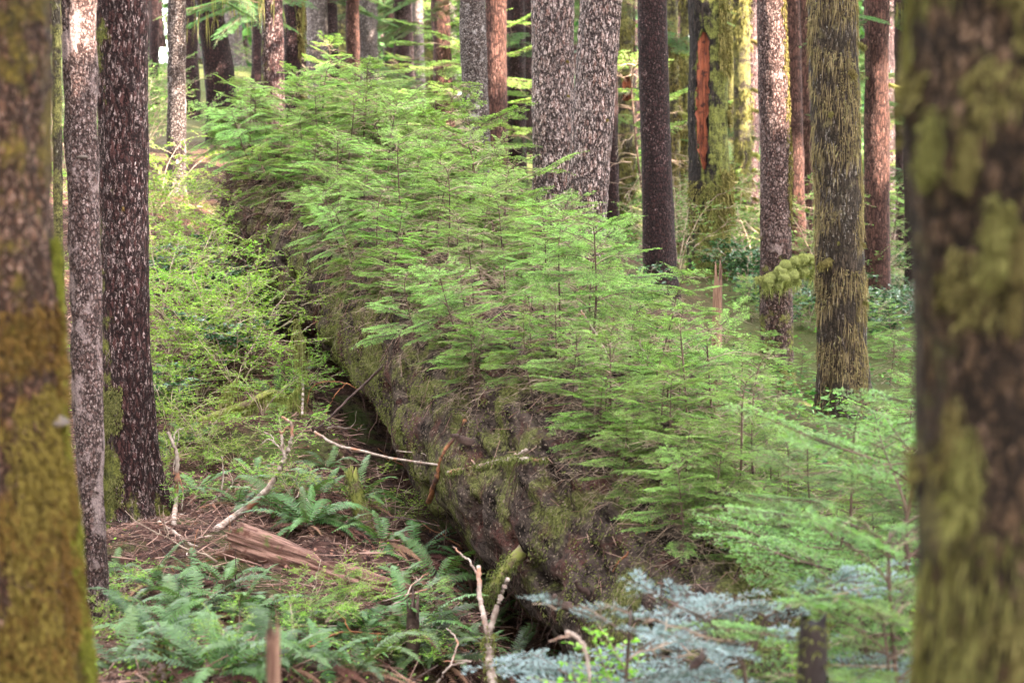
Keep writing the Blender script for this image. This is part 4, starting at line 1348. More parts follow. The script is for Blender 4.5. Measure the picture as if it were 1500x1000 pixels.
# ------------------------------------------------------------------ leafy shrubs
def shrub_meshes(h, seed, lw, ll, mat, nst=6, nleaf=1.0, flat=0.35):
    rng = np.random.default_rng(seed)
    wood, fol = MB(), MB()
    LP, LD, LN_ = [], [], []
    for s in range(nst):
        az = s / nst * 2 * PI + rng.normal(0, 0.4)
        tilt = rng.uniform(0.15, 0.75)
        k = 9
        q = np.linspace(0, 1, k)
        L = h * rng.uniform(0.75, 1.15)
        ax = np.array([math.cos(az), math.sin(az), 0])
        p = np.outer(q * L * math.sin(tilt) + 0.2 * L * q ** 2, ax) + np.outer(q * L * math.cos(tilt) - 0.15 * L * q ** 2, [0, 0, 1]) + np.cumsum(rng.normal(0, 0.012, (k, 3)), 0) * h
        p[0] = [0, 0, -0.04]
        tubes(wood, p[None], (0.0065 * h ** 0.5 * (1 - 0.8 * q))[None], 4, col=rng.uniform(0.3, 0.9))
        for b in range(rng.integers(6, 10)):
            f = rng.uniform(0.3, 1.0) * (k - 1)
            o = p[min(int(f), k - 2)] + (p[min(int(f) + 1, k - 1)] - p[min(int(f), k - 2)]) * (f % 1)
            a2 = az + rng.normal(0, 1.1)
            l = h * rng.uniform(0.2, 0.42)
            d = unit(np.array([math.cos(a2), math.sin(a2), rng.normal(flat, 0.25)]))
            qq = np.linspace(0, 1, 6)
            bp = o + np.outer(qq * l, d) + np.outer(-0.18 * l * qq ** 2, [0, 0, 1]) + np.cumsum(rng.normal(0, 0.01, (6, 3)), 0) * h
            tubes(wood, bp[None], (0.0026 * (1 - 0.6 * qq))[None], 3, col=rng.uniform(0.3, 0.9))
            segs = [(bp, l)]
            for c in range(rng.integers(3, 6)):
                i = rng.integers(1, 5)
                d2 = unit(d + rng.normal(0, 0.75, 3) * [1, 1, 0.35])
                l2 = l * rng.uniform(0.25, 0.6)
                tp = bp[i] + np.outer(np.linspace(0, l2, 6), d2) + np.outer(-0.1 * l2 * qq ** 2, [0, 0, 1])
                tubes(wood, tp[None], (0.0017 * (1 - 0.5 * qq))[None], 3, col=rng.uniform(0.3, 0.9))
                segs.append((tp, l2))
            for sp, l_ in segs:
                n = max(3, int(l_ / (ll * 0.62) * nleaf))
                u = rng.uniform(0.15, 1.0, n) * 5
                i = np.minimum(u.astype(int), 4)
                base = sp[i] + (sp[i + 1] - sp[i]) * (u - i)[:, None]
                dd = unit(sp[i + 1] - sp[i])
                sg = np.where(np.arange(n) % 2, 1, -1)[:, None]
                lat = unit(np.cross([0, 0, 1.0], dd))
                LP.append(base)
                LD.append(unit(dd * 0.6 + sg * lat + rng.normal(0, 0.28, (n, 3))))
                LN_.append(unit(np.array([0, 0, 1.0]) + rng.normal(0, 0.38, (n, 3))))
    LP, LD, LN_ = map(np.concatenate, (LP, LD, LN_))
    n = len(LP)
    l = ll * rng.uniform(0.6, 1.25, n)[:, None]
    w_ = lw * rng.uniform(0.7, 1.15, n)[:, None]
    s_ = unit(np.cross(LN_, LD))
    up = np.cross(LD, s_)
    v = np.stack([LP, LP + LD * l * 0.3 + s_ * w_ * 0.46 + up * l * .05, LP + LD * l * 0.7 + s_ * w_ * 0.36 + up * l * .04, LP + LD * l - up * l * .12,
                  LP + LD * l * 0.7 - s_ * w_ * 0.36 + up * l * .04, LP + LD * l * 0.3 - s_ * w_ * 0.46 + up * l * .05], 1)
    i = np.arange(n)[:, None] * 6
    c = np.repeat(np.clip(rng.normal(0.45, 0.25, n) + 0.25 * LP[:, 2] / h, 0, 1), 6)
    fol.add(v.reshape(-1, 3), np.concatenate([i + [[0, 1, 2, 3]], i + [[0, 3, 4, 5]]]), col=c)
    return {'stems': wood.mesh('stems', M['twig_bare']), 'leaves': fol.mesh('leaves', M[mat], False)}


HUCK = Kinds([proto_thing('huckleberry_shrub', shrub_meshes(0.9, 100 + i, 0.013, 0.021, 'huckleberry', 7, 1.1), 'x', 'shrub', None) for i in range(4)])
DIM = Kinds([proto_thing('understory_bush', shrub_meshes(0.9, 110 + i, 0.016, 0.026, 'shade_leaf', 7, 0.9), 'x', 'bush', None) for i in range(2)])
SALAL = Kinds([proto_thing('salal_shrub', shrub_meshes(0.6, 120 + i, 0.040, 0.062, 'salal', 6, 1.0), 'x', 'shrub', None) for i in range(3)])
rng = np.random.default_rng(31)
n = 0
for px, py in [(240, 330), (275, 335), (310, 372), (238, 385), (285, 400), (335, 430), (240, 440), (290, 455), (350, 465), (250, 500), (310, 510), (370, 500), (236, 560), (290, 560), (345, 560),
               (250, 610), (385, 585), (240, 670), (300, 640), (440, 570), (420, 640), (258, 300), (228, 290)]:
    loc = onground(px, py + 30)
    hgt = rng.uniform(0.65, 1.0) * (0.6 if py > 560 else 1.0)
    if py < 420:
        l = ('lime green huckleberry bush high on the left slope below the thin speckled trunk', 'huckleberry bushes high on the left slope')
    elif py < 580:
        l = ('airy huckleberry bush midway down the left slope beside the large maroon trunk', 'huckleberry bushes midway on the left slope')
    else:
        l = ('small leaved huckleberry bush above the pale crooked sticks on the left', 'huckleberry bushes low on the left slope')
    HUCK.place(n, loc, rng.uniform(0, 6), hgt / 0.9, *l)
    n += 1
for (px, py, D, lab) in [(440, 462, 16.3, 'tall straggly huckleberry with a lichen bearded stem beside the mouth of the dark hollow'), (575, 648, 13.6, 'sprig of huckleberry leaves hanging in front of the dark hollow under the log'),
                         (1230, 915, 5.6, 'bright leafy sprig around the small dark stump in the foreground'), (1005, 740, 10.4, 'yellow green leafy bush between the fir boughs and the log thicket'), (1050, 690, 10.8, 'lime leafed bush at the right end of the log thicket'), (955, 770, 10.2, 'small lime bush low on the rim of the near end of the log'), (1130, 620, 11.5, 'lime leafed bush left of the base of the moss shelf trunk'),
                         (1090, 740, 9.6, 'lime leafy bush just behind the mossy fir stem'), (1310, 880, 5.8, 'leafy bush in the shade at the foot of the foreground dark trunk'),
                         (110, 180, 22, 'leafy bush glimpsed left of the pale lichen trunk'), (112, 330, 19, 'dark leafy bush low in the gap left of the pale lichen trunk')]:
    loc, h = at_top(px, py, D)
    HUCK.place(n, loc, rng.uniform(0, 6), min(h, 1.5) / 0.9 * 0.9, lab)
    n += 1
for (px, py) in [(300, 700), (385, 725), (345, 690), (270, 745), (430, 740), (480, 925), (440, 965), (165, 945), (170, 890), (560, 975), (620, 990), (345, 990), (520, 900)]:
    HUCK.place(n, onground(px, py), rng.uniform(0, 6), rng.uniform(0.28, 0.42), 'little bright leaved huckleberry sprig among the ferns on the lower left slope', 'huckleberry sprigs among the ferns')
    n += 1
for i, (px, py) in enumerate([(370, 425), (345, 405), (395, 455), (300, 420), (250, 410), (330, 520), (240, 590)]):
    HUCK  # noqa
    SALAL.place(i, onground(px, py + 20), rng.uniform(0, 6), rng.uniform(0.7, 1.0), 'dark glossy salal among the huckleberry bushes on the left slope', 'salal on the left slope')
for i in range(48):
    px, D = rng.uniform(905, 1380), rng.uniform(15, 38)
    if px > 1060 and D < 21:
        D += 7
    p = P(px, 400, D)
    SALAL.place(i + 3, (p[0], p[1], float(gz(p[0], p[1]))), rng.uniform(0, 6), rng.uniform(0.5, 0.95), 'glossy blurred salal bush on the forest floor behind the log', 'salal behind the log')
for i in range(30):
    px, D = rng.uniform(880, 1360), rng.uniform(24, 52)
    p = P(px, 400, D)
    DIM.place(i, (p[0], p[1], float(gz(p[0], p[1]))), rng.uniform(0, 6), rng.uniform(1.0, 1.9), 'blurred light green bush on the forest floor behind the right hand trunks', 'light green bushes behind the right hand trunks')
for i in range(26):
    px, D = rng.uniform(60, 480), rng.uniform(25, 44)
    if 225 < px < 365:
        px -= 150
    p = P(px, 300, D)
    DIM.place(i, (p[0], p[1], float(gz(p[0], p[1]))), rng.uniform(0, 6), rng.uniform(0.8, 1.5), 'blurred green bush on the upper left slope behind the leaning trunk', 'bushes on the upper left slope')

# ------------------------------------------------------------------ sword ferns
def frond(mb, az, L, rise, droop, rng, wid=0.062, tone=0.4, stem=None):
    n = int(34 * max(0.7, L / 0.6))
    s = np.linspace(0.10, 1, n)
    x = L * s * (1 - 0.12 * s)
    z = L * (rise * s - droop * s ** 2)
    tw = rng.normal(0, 0.25)
    cv = rng.normal(0, 0.12) * L
    ca, sa = math.cos(az), math.sin(az)
    c = np.stack([x, cv * s ** 2, z], 1)
    t = unit(np.gradient(c, axis=0))
    lat = unit(np.cross([0, 0, 1.0], t) + [0, 0, tw])
    nr = np.cross(t, lat)
    wl = wid * L / 0.6 * np.sin(np.clip(s * 1.05 + 0.10, 0, 1) ** 0.8 * PI) ** 0.65 * rng.uniform(0.9, 1.08, n)
    R = np.array([[ca, -sa, 0], [sa, ca, 0], [0, 0, 1]])
    pw = L / n * 0.40
    for sg in (1, -1):
        d = unit(lat * sg + t * 0.32 - nr * rng.normal(0.18, 0.12, (n, 1)))
        b = c + nr * 0.0
        tip = b + d * wl[:, None]
        v = np.stack([b - t * pw, b + t * pw, b + d * (wl * 0.6)[:, None] + t * pw * 0.9, tip + t * pw * 0.3, b + d * (wl * 0.6)[:, None] - t * pw * 0.6], 1) @ R.T
        i = np.arange(n)[:, None] * 5
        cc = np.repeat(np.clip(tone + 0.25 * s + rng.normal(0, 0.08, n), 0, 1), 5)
        mb.add(v.reshape(-1, 3), i + [[0, 1, 2, 4]], i + [[4, 2, 3]], cc)
    if stem is not None:
        s2 = np.linspace(0, 1, 9)
        p = np.stack([L * s2 * (1 - 0.12 * s2), cv * s2 ** 2, L * (rise * s2 - droop * s2 ** 2) - 0.002], 1) @ R.T
        tubes(stem, p[None], (0.0026 * (1 - 0.75 * s2))[None], 3, col=0.4)


def fern_meshes(seed, nf, L):
    rng = np.random.default_rng(seed)
    fol, st, dead = MB(), MB(), MB()
    for i in range(nf):
        az = i / nf * 2 * PI + rng.normal(0, 0.3)
        frond(fol, az, L * rng.uniform(0.65, 1.1), rng.uniform(0.5, 1.3), rng.uniform(0.55, 1.15), rng, tone=rng.uniform(0.1, 0.6), stem=st)
    for i in range(nf):
        frond(dead, rng.uniform(0, 6), L * rng.uniform(0.6, 0.95), rng.uniform(0.15, 0.4), rng.uniform(0.45, 0.8), rng, wid=0.04, tone=rng.uniform(0, 0.8), stem=st)
    return {'stalks': st.mesh('stalks', M['twig_brown']), 'fronds': fol.mesh('fronds', M['fern'], False), 'dead_fronds': dead.mesh('dead_fronds', M['fern_dead'], False)}


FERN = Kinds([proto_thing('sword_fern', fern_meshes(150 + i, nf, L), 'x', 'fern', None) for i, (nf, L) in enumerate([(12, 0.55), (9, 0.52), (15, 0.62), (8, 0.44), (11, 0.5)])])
rng = np.random.default_rng(41)
for (px, py, lab, sc) in [(405, 585, 'large sword fern fanning out beside the dark hollow under the log', 1.25), (368, 905, 'sword fern with two long fronds hanging down the reddish bank', 1.0),
                          (255, 885, 'sword fern at the mossy foot of the large maroon trunk', 0.8), (690, 885, 'sword fern with one broad frond arching beside the crevice under the log', 0.9),
                          (175, 985, 'sword fern in the corner beside the golden moss trunk', 1.0), (640, 985, 'sword fern at the foot of the forked pale stick', 0.9)]:
    FERN.place(int(rng.integers(5)), onground(px, py), rng.uniform(0, 6), sc, lab)
for (px, py) in [(450, 780), (590, 850), (560, 800), (610, 815), (500, 775), (450, 775), (640, 860), (575, 890), (535, 935), (600, 930)]:
    FERN.place(int(rng.integers(5)), onground(px, py), rng.uniform(0, 6), rng.uniform(0.6, 0.95), 'sword fern arching over the broken reddish log piece', 'sword ferns around the broken log piece')
for (px, py) in [(480, 690), (520, 740), (430, 720), (470, 740), (290, 725), (350, 745), (420, 765), (375, 700), (250, 660), (280, 650), (235, 610)]:
    FERN.place(int(rng.integers(5)), onground(px, py), rng.uniform(0, 6), rng.uniform(0.6, 0.95), 'sword fern above the broken log piece on the left slope', 'sword ferns above the broken log piece')
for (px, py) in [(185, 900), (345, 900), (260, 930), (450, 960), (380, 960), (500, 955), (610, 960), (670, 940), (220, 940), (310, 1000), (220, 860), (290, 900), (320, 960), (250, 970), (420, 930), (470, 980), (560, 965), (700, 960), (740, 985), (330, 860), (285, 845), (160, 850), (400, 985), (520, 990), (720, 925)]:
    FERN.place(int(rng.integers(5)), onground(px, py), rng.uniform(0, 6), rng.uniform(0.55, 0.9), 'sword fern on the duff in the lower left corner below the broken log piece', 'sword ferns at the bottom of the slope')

for i in range(7):
    px, py = rng.uniform(165, 720), rng.uniform(835, 995)
    FERN.place([1, 3][i % 2], onground(px, py), rng.uniform(0, 6), rng.uniform(0.7, 1.0), 'sword fern on the duff in the lower left corner below the broken log piece', 'sword ferns at the bottom of the slope')

# ------------------------------------------------------------------ broken log piece, sticks and stumps
def broken_log():
    rng = np.random.default_rng(9)
    a, b = onground(350, 815), onground(592, 893)
    a[2] += 0.07
    b[2] += 0.05
    root = thing('log_piece', (a + b) / 2, 'short length of splintered reddish rotten log lying among the ferns', 'log')
    d = unit(b - a)
    L = np.linalg.norm(b - a)
    n_ = unit(np.cross(d, [0, 0, 1]))
    u_ = np.cross(n_, d)
    from mathutils import Matrix
    nr, ns = 150, 46
    x = np.linspace(0, L, nr)
    an = np.linspace(0, 2 * PI, ns, endpoint=False)
    X_, A_ = np.meshgrid(x, an, indexing='ij')
    R = 0.086 - 0.024 * X_ / L + 0.03 * fbm(np.stack([X_ * 1.5, np.cos(A_) * .8, np.sin(A_) * .8], -1), 3) + 0.030 * fbm(np.stack([X_ * 1.2, np.cos(A_) * 4, np.sin(A_) * 4], -1), 3)
    R = R * (1 - 0.35 * np.exp(-((X_ / L - 0.50) / 0.05) ** 2) * (np.sin(A_) > 0))
    Xj = X_ + np.where((X_ < 0.06) | (X_ > L - 0.08), 0.10 * fbm(np.stack([np.cos(A_) * 3, np.sin(A_) * 3, X_ * 0 + (X_ > 1)], -1), 3), 0)
    mb = MB()
    mb.add(np.stack([Xj - L / 2, np.cos(A_) * R * 1.1, np.sin(A_) * R], -1).reshape(-1, 3), grid_quads(nr, ns))
    c = mb.n
    mb.add(np.array([[-L / 2 + 0.06, 0, 0], [L / 2 - 0.08, 0, 0]]))
    j = np.arange(ns)
    mb.t.append(np.stack([(j + 1) % ns, j, np.full(ns, c)], 1))
    mb.t.append(np.stack([j + (nr - 1) * ns, (j + 1) % ns + (nr - 1) * ns, np.full(ns, c + 1)], 1))
    o = mb.build('wood', M['broken_wood'], root)
    o.matrix_local = Matrix(((d[0], n_[0], u_[0], 0), (d[1], n_[1], u_[1], 0), (d[2], n_[2], u_[2], 0), (0, 0, 0, 1)))


broken_log()


def surf_depth(px, py):
    d = np.concatenate([np.arange(5.0, 26, 0.03)])
    p = CAM + d[:, None] * ray(px, py)
    v = p - LA
    t = v @ LU
    a, b = v @ LN, v @ LV
    hit = (np.hypot(a, b) < log_disp(t, np.arctan2(a, b))) & (t > LT0) & (t < LT1)
    hit |= p[:, 2] < gz(p[:, 0], p[:, 1])
    k = np.nonzero(hit)[0]
    return d[k[0]] if len(k) else 99.0


def stick(paths, mat, label, D, name='fallen_branch', moss=None, hair=None, cat='branch'):
    """paths: list of (pixel points, radius at start, radius at end) or with depths per point; the first path is the main stem"""
    rng = np.random.default_rng(abs(hash(label)) % 9999 if False else sum(map(ord, label)))
    mb = MB()
    first = None
    hm = MB()
    for path in paths:
        pts, r0, r1 = path[:3]
        dd = [min(p[2] if len(p) > 2 else D, surf_depth(p[0], p[1]) - 0.7 * max(r0, r1)) for p in pts]
        ctrl = np.array([P(p[0], p[1], d_) for p, d_ in zip(pts, dd)])
        n = max(8, 6 * len(ctrl))
        s = spline(ctrl, n)
        if first is None:
            first = s[0]
        s = s + rng.normal(0, 0.0022, s.shape)
        q = np.linspace(0, 1, n)
        tubes(mb, (s - first)[None], ((r0 + (r1 - r0) * q) * rng.uniform(0.88, 1.12, n))[None], 7, col=rng.uniform(0.3, 0.8))
        if moss and path is paths[0] or (moss and len(path) > 3):
            k = max(1, int(np.linalg.norm(ctrl[-1] - ctrl[0]) * 260))
            pp = s[rng.integers(0, n, k * 6)] - first + rng.normal(0, r0 * 0.6, (k * 6, 3))
            blades(hm, pp, unit(rng.normal(0, 1, pp.shape) + [0, 0, 0.4]), rng, 0.024, 0.006, 0.7, 2)
            if hair:
                pp = s[rng.integers(0, n, k * 2)] - first + rng.normal(0, r0 * 0.5, (k * 2, 3))
                blades(hm, pp, unit(rng.normal(0, .3, pp.shape) + [0, 0, -1]), rng, hair, 0.005, 0.95, 1, 0.2, col=(0.3, 1))
    o = mb.build(name, M[mat], None, first)
    tag(o, label, cat)
    if moss:
        hm.build('moss', M[moss], o, smooth=False)
    return o


stick([([(315, 777), (345, 755), (375, 733), (400, 705), (414, 678), (418, 668)], 0.024, 0.017), ([(418, 668), (425, 648), (428, 632), (424, 618), (413, 611)], 0.015, 0.008),
       ([(417, 670), (413, 650), (412, 636), (407, 627)], 0.011, 0.006), ([(412, 636), (420, 625), (424, 628)], 0.005, 0.003), ([(415, 662), (404, 650), (398, 638), (386, 632)], 0.006, 0.003),
       ([(404, 650), (394, 643), (383, 649)], 0.005, 0.003)], 'stick_pale', 'bleached branch curving up to a forked antler like tip', 12.6)
stick([([(254, 770), (257, 735), (259, 700), (259, 668), (253, 648), (246, 632)], 0.019, 0.010), ([(259, 668), (254, 680), (255, 695)], 0.006, 0.003), ([(254, 646), (258, 632), (270, 626)], 0.007, 0.004),
       ([(259, 690), (265, 705), (268, 725), (266, 748)], 0.006, 0.003), ([(258, 655), (262, 640), (259, 628)], 0.005, 0.002)], 'stick_pale', 'upright pale forked stick close to the large maroon trunk', 13.3)
stick([([(240, 768), (270, 752), (300, 742), (322, 725), (327, 690), (325, 668)], 0.010, 0.004), ([(322, 727), (335, 717), (341, 705), (336, 692)], 0.007, 0.003)], 'stick_pale', 'thin grey branch bending upward between the two pale forked sticks', 13.2)
stick([([(233, 765), (262, 785), (285, 800), (320, 806)], 0.013, 0.008), ([(262, 785), (275, 815), (290, 832)], 0.009, 0.004), ([(285, 790), (310, 785), (345, 786)], 0.007, 0.004)], 'stick_pale', 'crooked bare root like branch lying at the foot of the large maroon trunk', 12.4)
stick([([(288, 825), (305, 828), (328, 836)], 0.008, 0.005)], 'stick_pale', 'short straight stick in front of the broken log piece', 11.9)
stick([([(290, 618, 15.2), (318, 608, 15.2), (345, 598, 15.2), (372, 590, 15.2)], 0.030, 0.034), ([(365, 592, 15.2), (385, 580, 15.2), (402, 574, 15.3), (410, 584, 15.3)], 0.034, 0.014, 1), ([(405, 578, 15.3), (425, 580, 15.4), (438, 568, 15.5)], 0.008, 0.005, 1)],
      'stick_mossy', 'drooping branch wrapped in thick yellow moss above the pale sticks', 15.2, moss='moss_bright', hair=0.16)
stick([([(322, 600, 15.6), (330, 575, 15.6), (345, 560, 15.6)], 0.02, 0.012)], 'stick_mossy', 'mossy upright stub behind the yellow mossy branch', 15.6, moss='moss_bright', hair=0.14)
stick([([(443, 610, 15.9), (444, 560, 15.9), (441, 515, 15.9), (440, 490, 15.9), (432, 470, 15.9)], 0.012, 0.006), ([(440, 490, 15.9), (452, 478, 15.8), (465, 470, 15.7)], 0.005, 0.002), ([(441, 515, 15.9), (435, 500, 15.9), (436, 485, 15.9)], 0.005, 0.002)],
      'stick_pale', 'dead stem draped with pale lichen beside the mouth of the dark hollow', 15.9, moss='lichen_hair', hair=0.18)
stick([([(461, 632, 13.9), (490, 650, 13.7), (530, 660, 13.5), (580, 672, 13.2), (640, 680, 12.9), (700, 681, 12.7)], 0.010, 0.006), ([(580, 660, 13.3), (620, 665, 13.0), (655, 685, 12.8)], 0.004, 0.002)], 'stick_pale', 'long thin grey twig stretched level across the hollow and the log', 13)
stick([([(463, 630, 14.3), (490, 605, 14.4), (520, 575, 14.5), (545, 552, 14.6), (564, 533, 14.7)], 0.008, 0.011)], 'stick_dark', 'straight dark stick leaning from the slope against the upper log', 14)
stick([([(450, 590, 15), (455, 570, 15), (470, 560, 14.9), (490, 559, 14.9), (510, 562, 14.8), (523, 570, 14.8)], 0.004, 0.003)], 'stick_orange', 'thin twig arched over the mouth of the dark hollow', 15)
stick([([(478, 606, 14.6), (490, 580, 14.6), (508, 560, 14.6)], 0.004, 0.003)], 'stick_orange', 'short reddish twig crossing the arched twig at the hollow', 14.6)
stick([([(682, 615, 13.1), (672, 635, 12.9), (655, 655, 12.8), (645, 678, 12.7), (638, 705, 12.7), (628, 735, 12.8)], 0.013, 0.018)], 'stick_orange', 'rusty orange branch hanging down the flank of the log', 12.8)
stick([([(658, 692, 12.6), (680, 687, 12.5), (703, 683, 12.4)], 0.014, 0.012), ([(700, 684, 12.4), (730, 675, 12.4), (760, 672, 12.4), (800, 674, 12.5)], 0.016, 0.014, 1), ([(755, 668, 12.4), (770, 660, 12.4), (783, 660, 12.4)], 0.012, 0.010), ([(700, 684, 12.4), (692, 675, 12.4), (683, 670, 12.4)], 0.007, 0.004)],
      'stick_pale', 'pale moss topped branch lying level on the shoulder of the log', 12.4, moss='moss_log')
stick([([(762, 685, 12.25), (752, 705, 12.2), (735, 722, 12.25), (715, 738, 12.35), (695, 752, 12.5)], 0.008, 0.004)], 'stick_dark', 'curved dark twig stuck into the flank of the log below the level branch', 12.2)
stick([([(659, 700, 12.6), (661, 720, 12.6), (655, 755, 12.6), (651, 800, 12.6)], 0.006, 0.003)], 'twig_brown', 'thin root dangling straight down below the level branch', 12.6)
stick([([(722, 1010, 8.9), (717, 960, 9.0), (716, 930, 9.0)], 0.022, 0.019), ([(716, 930, 9.0), (708, 900, 9.1), (703, 868, 9.2), (701, 830, 9.3)], 0.013, 0.011), ([(717, 930, 9.0), (724, 900, 9.0), (734, 870, 9.0), (744, 848, 9.0)], 0.013, 0.012), ([(702, 845, 9.3), (690, 825, 9.4), (676, 812, 9.5), (664, 800, 9.6)], 0.006, 0.003)],
      'stick_pale', 'forked pale stick standing upright in front of the dark crevice', 9, moss='lichen_hair')
stick([([(238, 1000, 8.2), (236, 965, 8.3), (236, 945, 8.3)], 0.022, 0.016), ([(236, 945, 8.3), (236, 925, 8.35), (230, 912, 8.4)], 0.009, 0.005)], 'stick_dark', 'small broken twig stump shaggy with moss at the bottom left', 8.3, moss='moss_olive', hair=0.05, cat='stick')
stick([([(560, 880, 11.2), (600, 870, 11.2), (625, 862, 11.2)], 0.005, 0.004)], 'stick_pale', 'thin straight stick poking through the ferns left of the crevice', 11.2)
stick([([(640, 1000, 9.0), (660, 975, 9.0), (690, 968, 9.1), (650, 968, 9.1)], 0.006, 0.003), ([(660, 975, 9), (670, 940, 9.2), (655, 920, 9.3)], 0.005, 0.003)], 'stick_pale', 'tangle of curved dead twigs between ferns at the bottom centre', 9)
stick([([(520, 770, 12.6), (560, 758, 12.6), (600, 760, 12.5), (645, 770, 12.4)], 0.005, 0.003)], 'stick_dark', 'slender dark twig arching over the ferns toward the crevice', 12.5)
stick([([(830, 925, 6.6), (842, 930, 6.6), (855, 945, 6.6), (862, 975, 6.6), (864, 1005, 6.6)], 0.008, 0.006), ([(842, 930, 6.6), (820, 933, 6.6), (805, 940, 6.6)], 0.004, 0.002)], 'stick_pale', 'bare whitish twig bending down through the silvery fir sapling', 6.6)
stick([([(985, 1005, 6.8), (1010, 985, 6.8), (1025, 965, 6.8), (1040, 950, 6.9)], 0.020, 0.012)], 'stick_dark', 'dark crooked branch at the very bottom below the blue grey fir', 6.8)
stick([([(905, 825, 10.4), (925, 805, 10.6), (945, 785, 10.8), (955, 770, 10.9)], 0.006, 0.007), ([(905, 825, 10.4), (897, 840, 10.4), (895, 865, 10.4)], 0.004, 0.002)], 'stick_orange', 'thin reddish twig slanting over the near end of the log', 10.5)
stick([([(850, 455, 11.9), (868, 480, 11.8), (885, 510, 11.8), (893, 525, 11.8)], 0.005, 0.006), ([(940, 490, 11.7), (938, 505, 11.7), (950, 525, 11.7)], 0.004, 0.003)], 'stick_pale', 'bare white twig showing inside the bright near thicket', 11.8)


rng = np.random.default_rng(77)
for i, (px, py) in enumerate([(200, 905), (240, 930), (300, 870), (275, 845), (360, 940), (330, 905), (450, 890), (520, 965), (600, 900), (680, 930), (560, 760), (640, 800), (450, 760), (350, 860), (250, 820), (600, 700), (500, 640), (700, 900)]):
    a = onground(px, py)
    th = rng.uniform(0, PI)
    L = rng.uniform(0.18, 0.5)
    n = 9
    q = np.linspace(-1, 1, n)
    x, y = a[0] + q * L * math.cos(th), a[1] + q * L * math.sin(th)
    sp = np.stack([x, y, gz(x, y) * 0.6 + 0.4 * gz(x[0], y[0]) + 0.03 + 0.06 * (1 + q) * rng.random()], 1) + np.cumsum(rng.normal(0, 0.012, (n, 3)), 0)
    sp[:, 2] = np.maximum(sp[:, 2], gz(sp[:, 0], sp[:, 1]) + 0.004)
    mb = MB()
    r0 = rng.uniform(0.005, 0.011)
    tubes(mb, (sp - sp[0])[None], (r0 * (1 - 0.35 * (q + 1)) * rng.uniform(0.85, 1.15, n))[None], 6)
    for b in range(3):
        i0 = int(rng.integers(2, 7))
        d = unit(rng.normal(0, 1, 3) + [0, 0, 0.6]) * L * rng.uniform(0.2, 0.6)
        bp = (sp[i0] - sp[0]) + np.outer(np.linspace(0, 1, 5), d) + rng.normal(0, 0.008, (5, 3))
        tubes(mb, bp[None], (r0 * 0.55 * np.linspace(1, 0.4, 5))[None], 5)
    tag(mb.build('dead_stick', M[['stick_pale', 'stick_dark', 'twig_bare', 'stick_orange'][i % 4]], None, sp[0]), 'small dead stick lying loose among the ferns and duff on the lower slope', 'stick', 'loose dead sticks on the lower slope')


def stump(px, py_top, py_bot, D, w0, w1, mat, label, jag=0.05, name='stump', moss=None, lean=(0, 0), follow=True):
    rng = np.random.default_rng(int(px))
    b = P(px, py_bot, D)
    tpt = P(px, py_top, D)
    h = tpt[2] - b[2]
    zg = float(gz(b[0], b[1])) - 0.1
    z0 = min(b[2], zg)
    nr, ns = 34, 30
    q = np.linspace(0, 1, nr)
    an = np.linspace(0, 2 * PI, ns, endpoint=False)
    Qm, A_ = np.meshgrid(q, an, indexing='ij')
    H = tpt[2] - z0
    R = (w0 + (w1 - w0) * Qm) * (1 + 0.16 * fbm(np.stack([np.cos(A_) * 1.5, np.sin(A_) * 1.5, Qm * 2 + px], -1), 3))
    Z = Qm * H + np.where(Qm > 0.9, (Qm - 0.9) / 0.1, 0) * jag * 2.2 * fbm(np.stack([np.cos(A_) * 1.8, np.sin(A_) * 1.8, 0 * A_ + px], -1), 3)
    co = np.stack([R * np.cos(A_) + lean[0] * Qm * H, R * np.sin(A_) + lean[1] * Qm * H, Z], -1)
    mb = MB()
    mb.add(co.reshape(-1, 3), grid_quads(nr, ns))
    c = mb.n
    mb.add(np.array([[lean[0] * H, lean[1] * H, H - jag]]))
    j = np.arange(ns)
    mb.t.append(np.stack([j + (nr - 1) * ns, (j + 1) % ns + (nr - 1) * ns, np.full(ns, c)], 1))
    root = mb.build(name, M[mat], None, (b[0], b[1], z0))
    tag(root, label, 'stump')
    if moss:
        m2 = MB()
        k = 500
        i, jj = rng.integers(8, nr, k), rng.integers(0, ns, k)
        nn = np.stack([np.cos(an[jj]), np.sin(an[jj]), 0 * an[jj] + 0.4], 1)
        blades(m2, co[i, jj], nn, rng, 0.022, 0.006, 0.7, 2)
        m2.build('moss', M[moss], root, smooth=False)
    return root


stump(402, 925, 1010, 5.2, 0.024, 0.018, 'stump_red', 'blurred reddish broken stake poking up at the bottom edge', 0.035, 'broken_stake')
stump(1190, 908, 990, 5.7, 0.075, 0.034, 'stump_dark', 'small dark charred looking stump rimmed with moss under the hemlock boughs', 0.012, moss='moss_log')
stump(540, 690, 735, 12.9, 0.06, 0.035, 'stick_mossy', 'slim mossy stub standing at the edge of the crevice', 0.05, moss='moss_log', lean=(-0.25, 0))
stump(1050, 418, 505, 13.6, 0.045, 0.032, 'stump_red', 'pale pinkish broken stub standing inside the sapling thicket', 0.08, 'broken_stub')
stump(604, 893, 915, 10.4, 0.045, 0.032, 'stick_dark', 'low dark rotten stub among the ferns left of the crevice', 0.06)

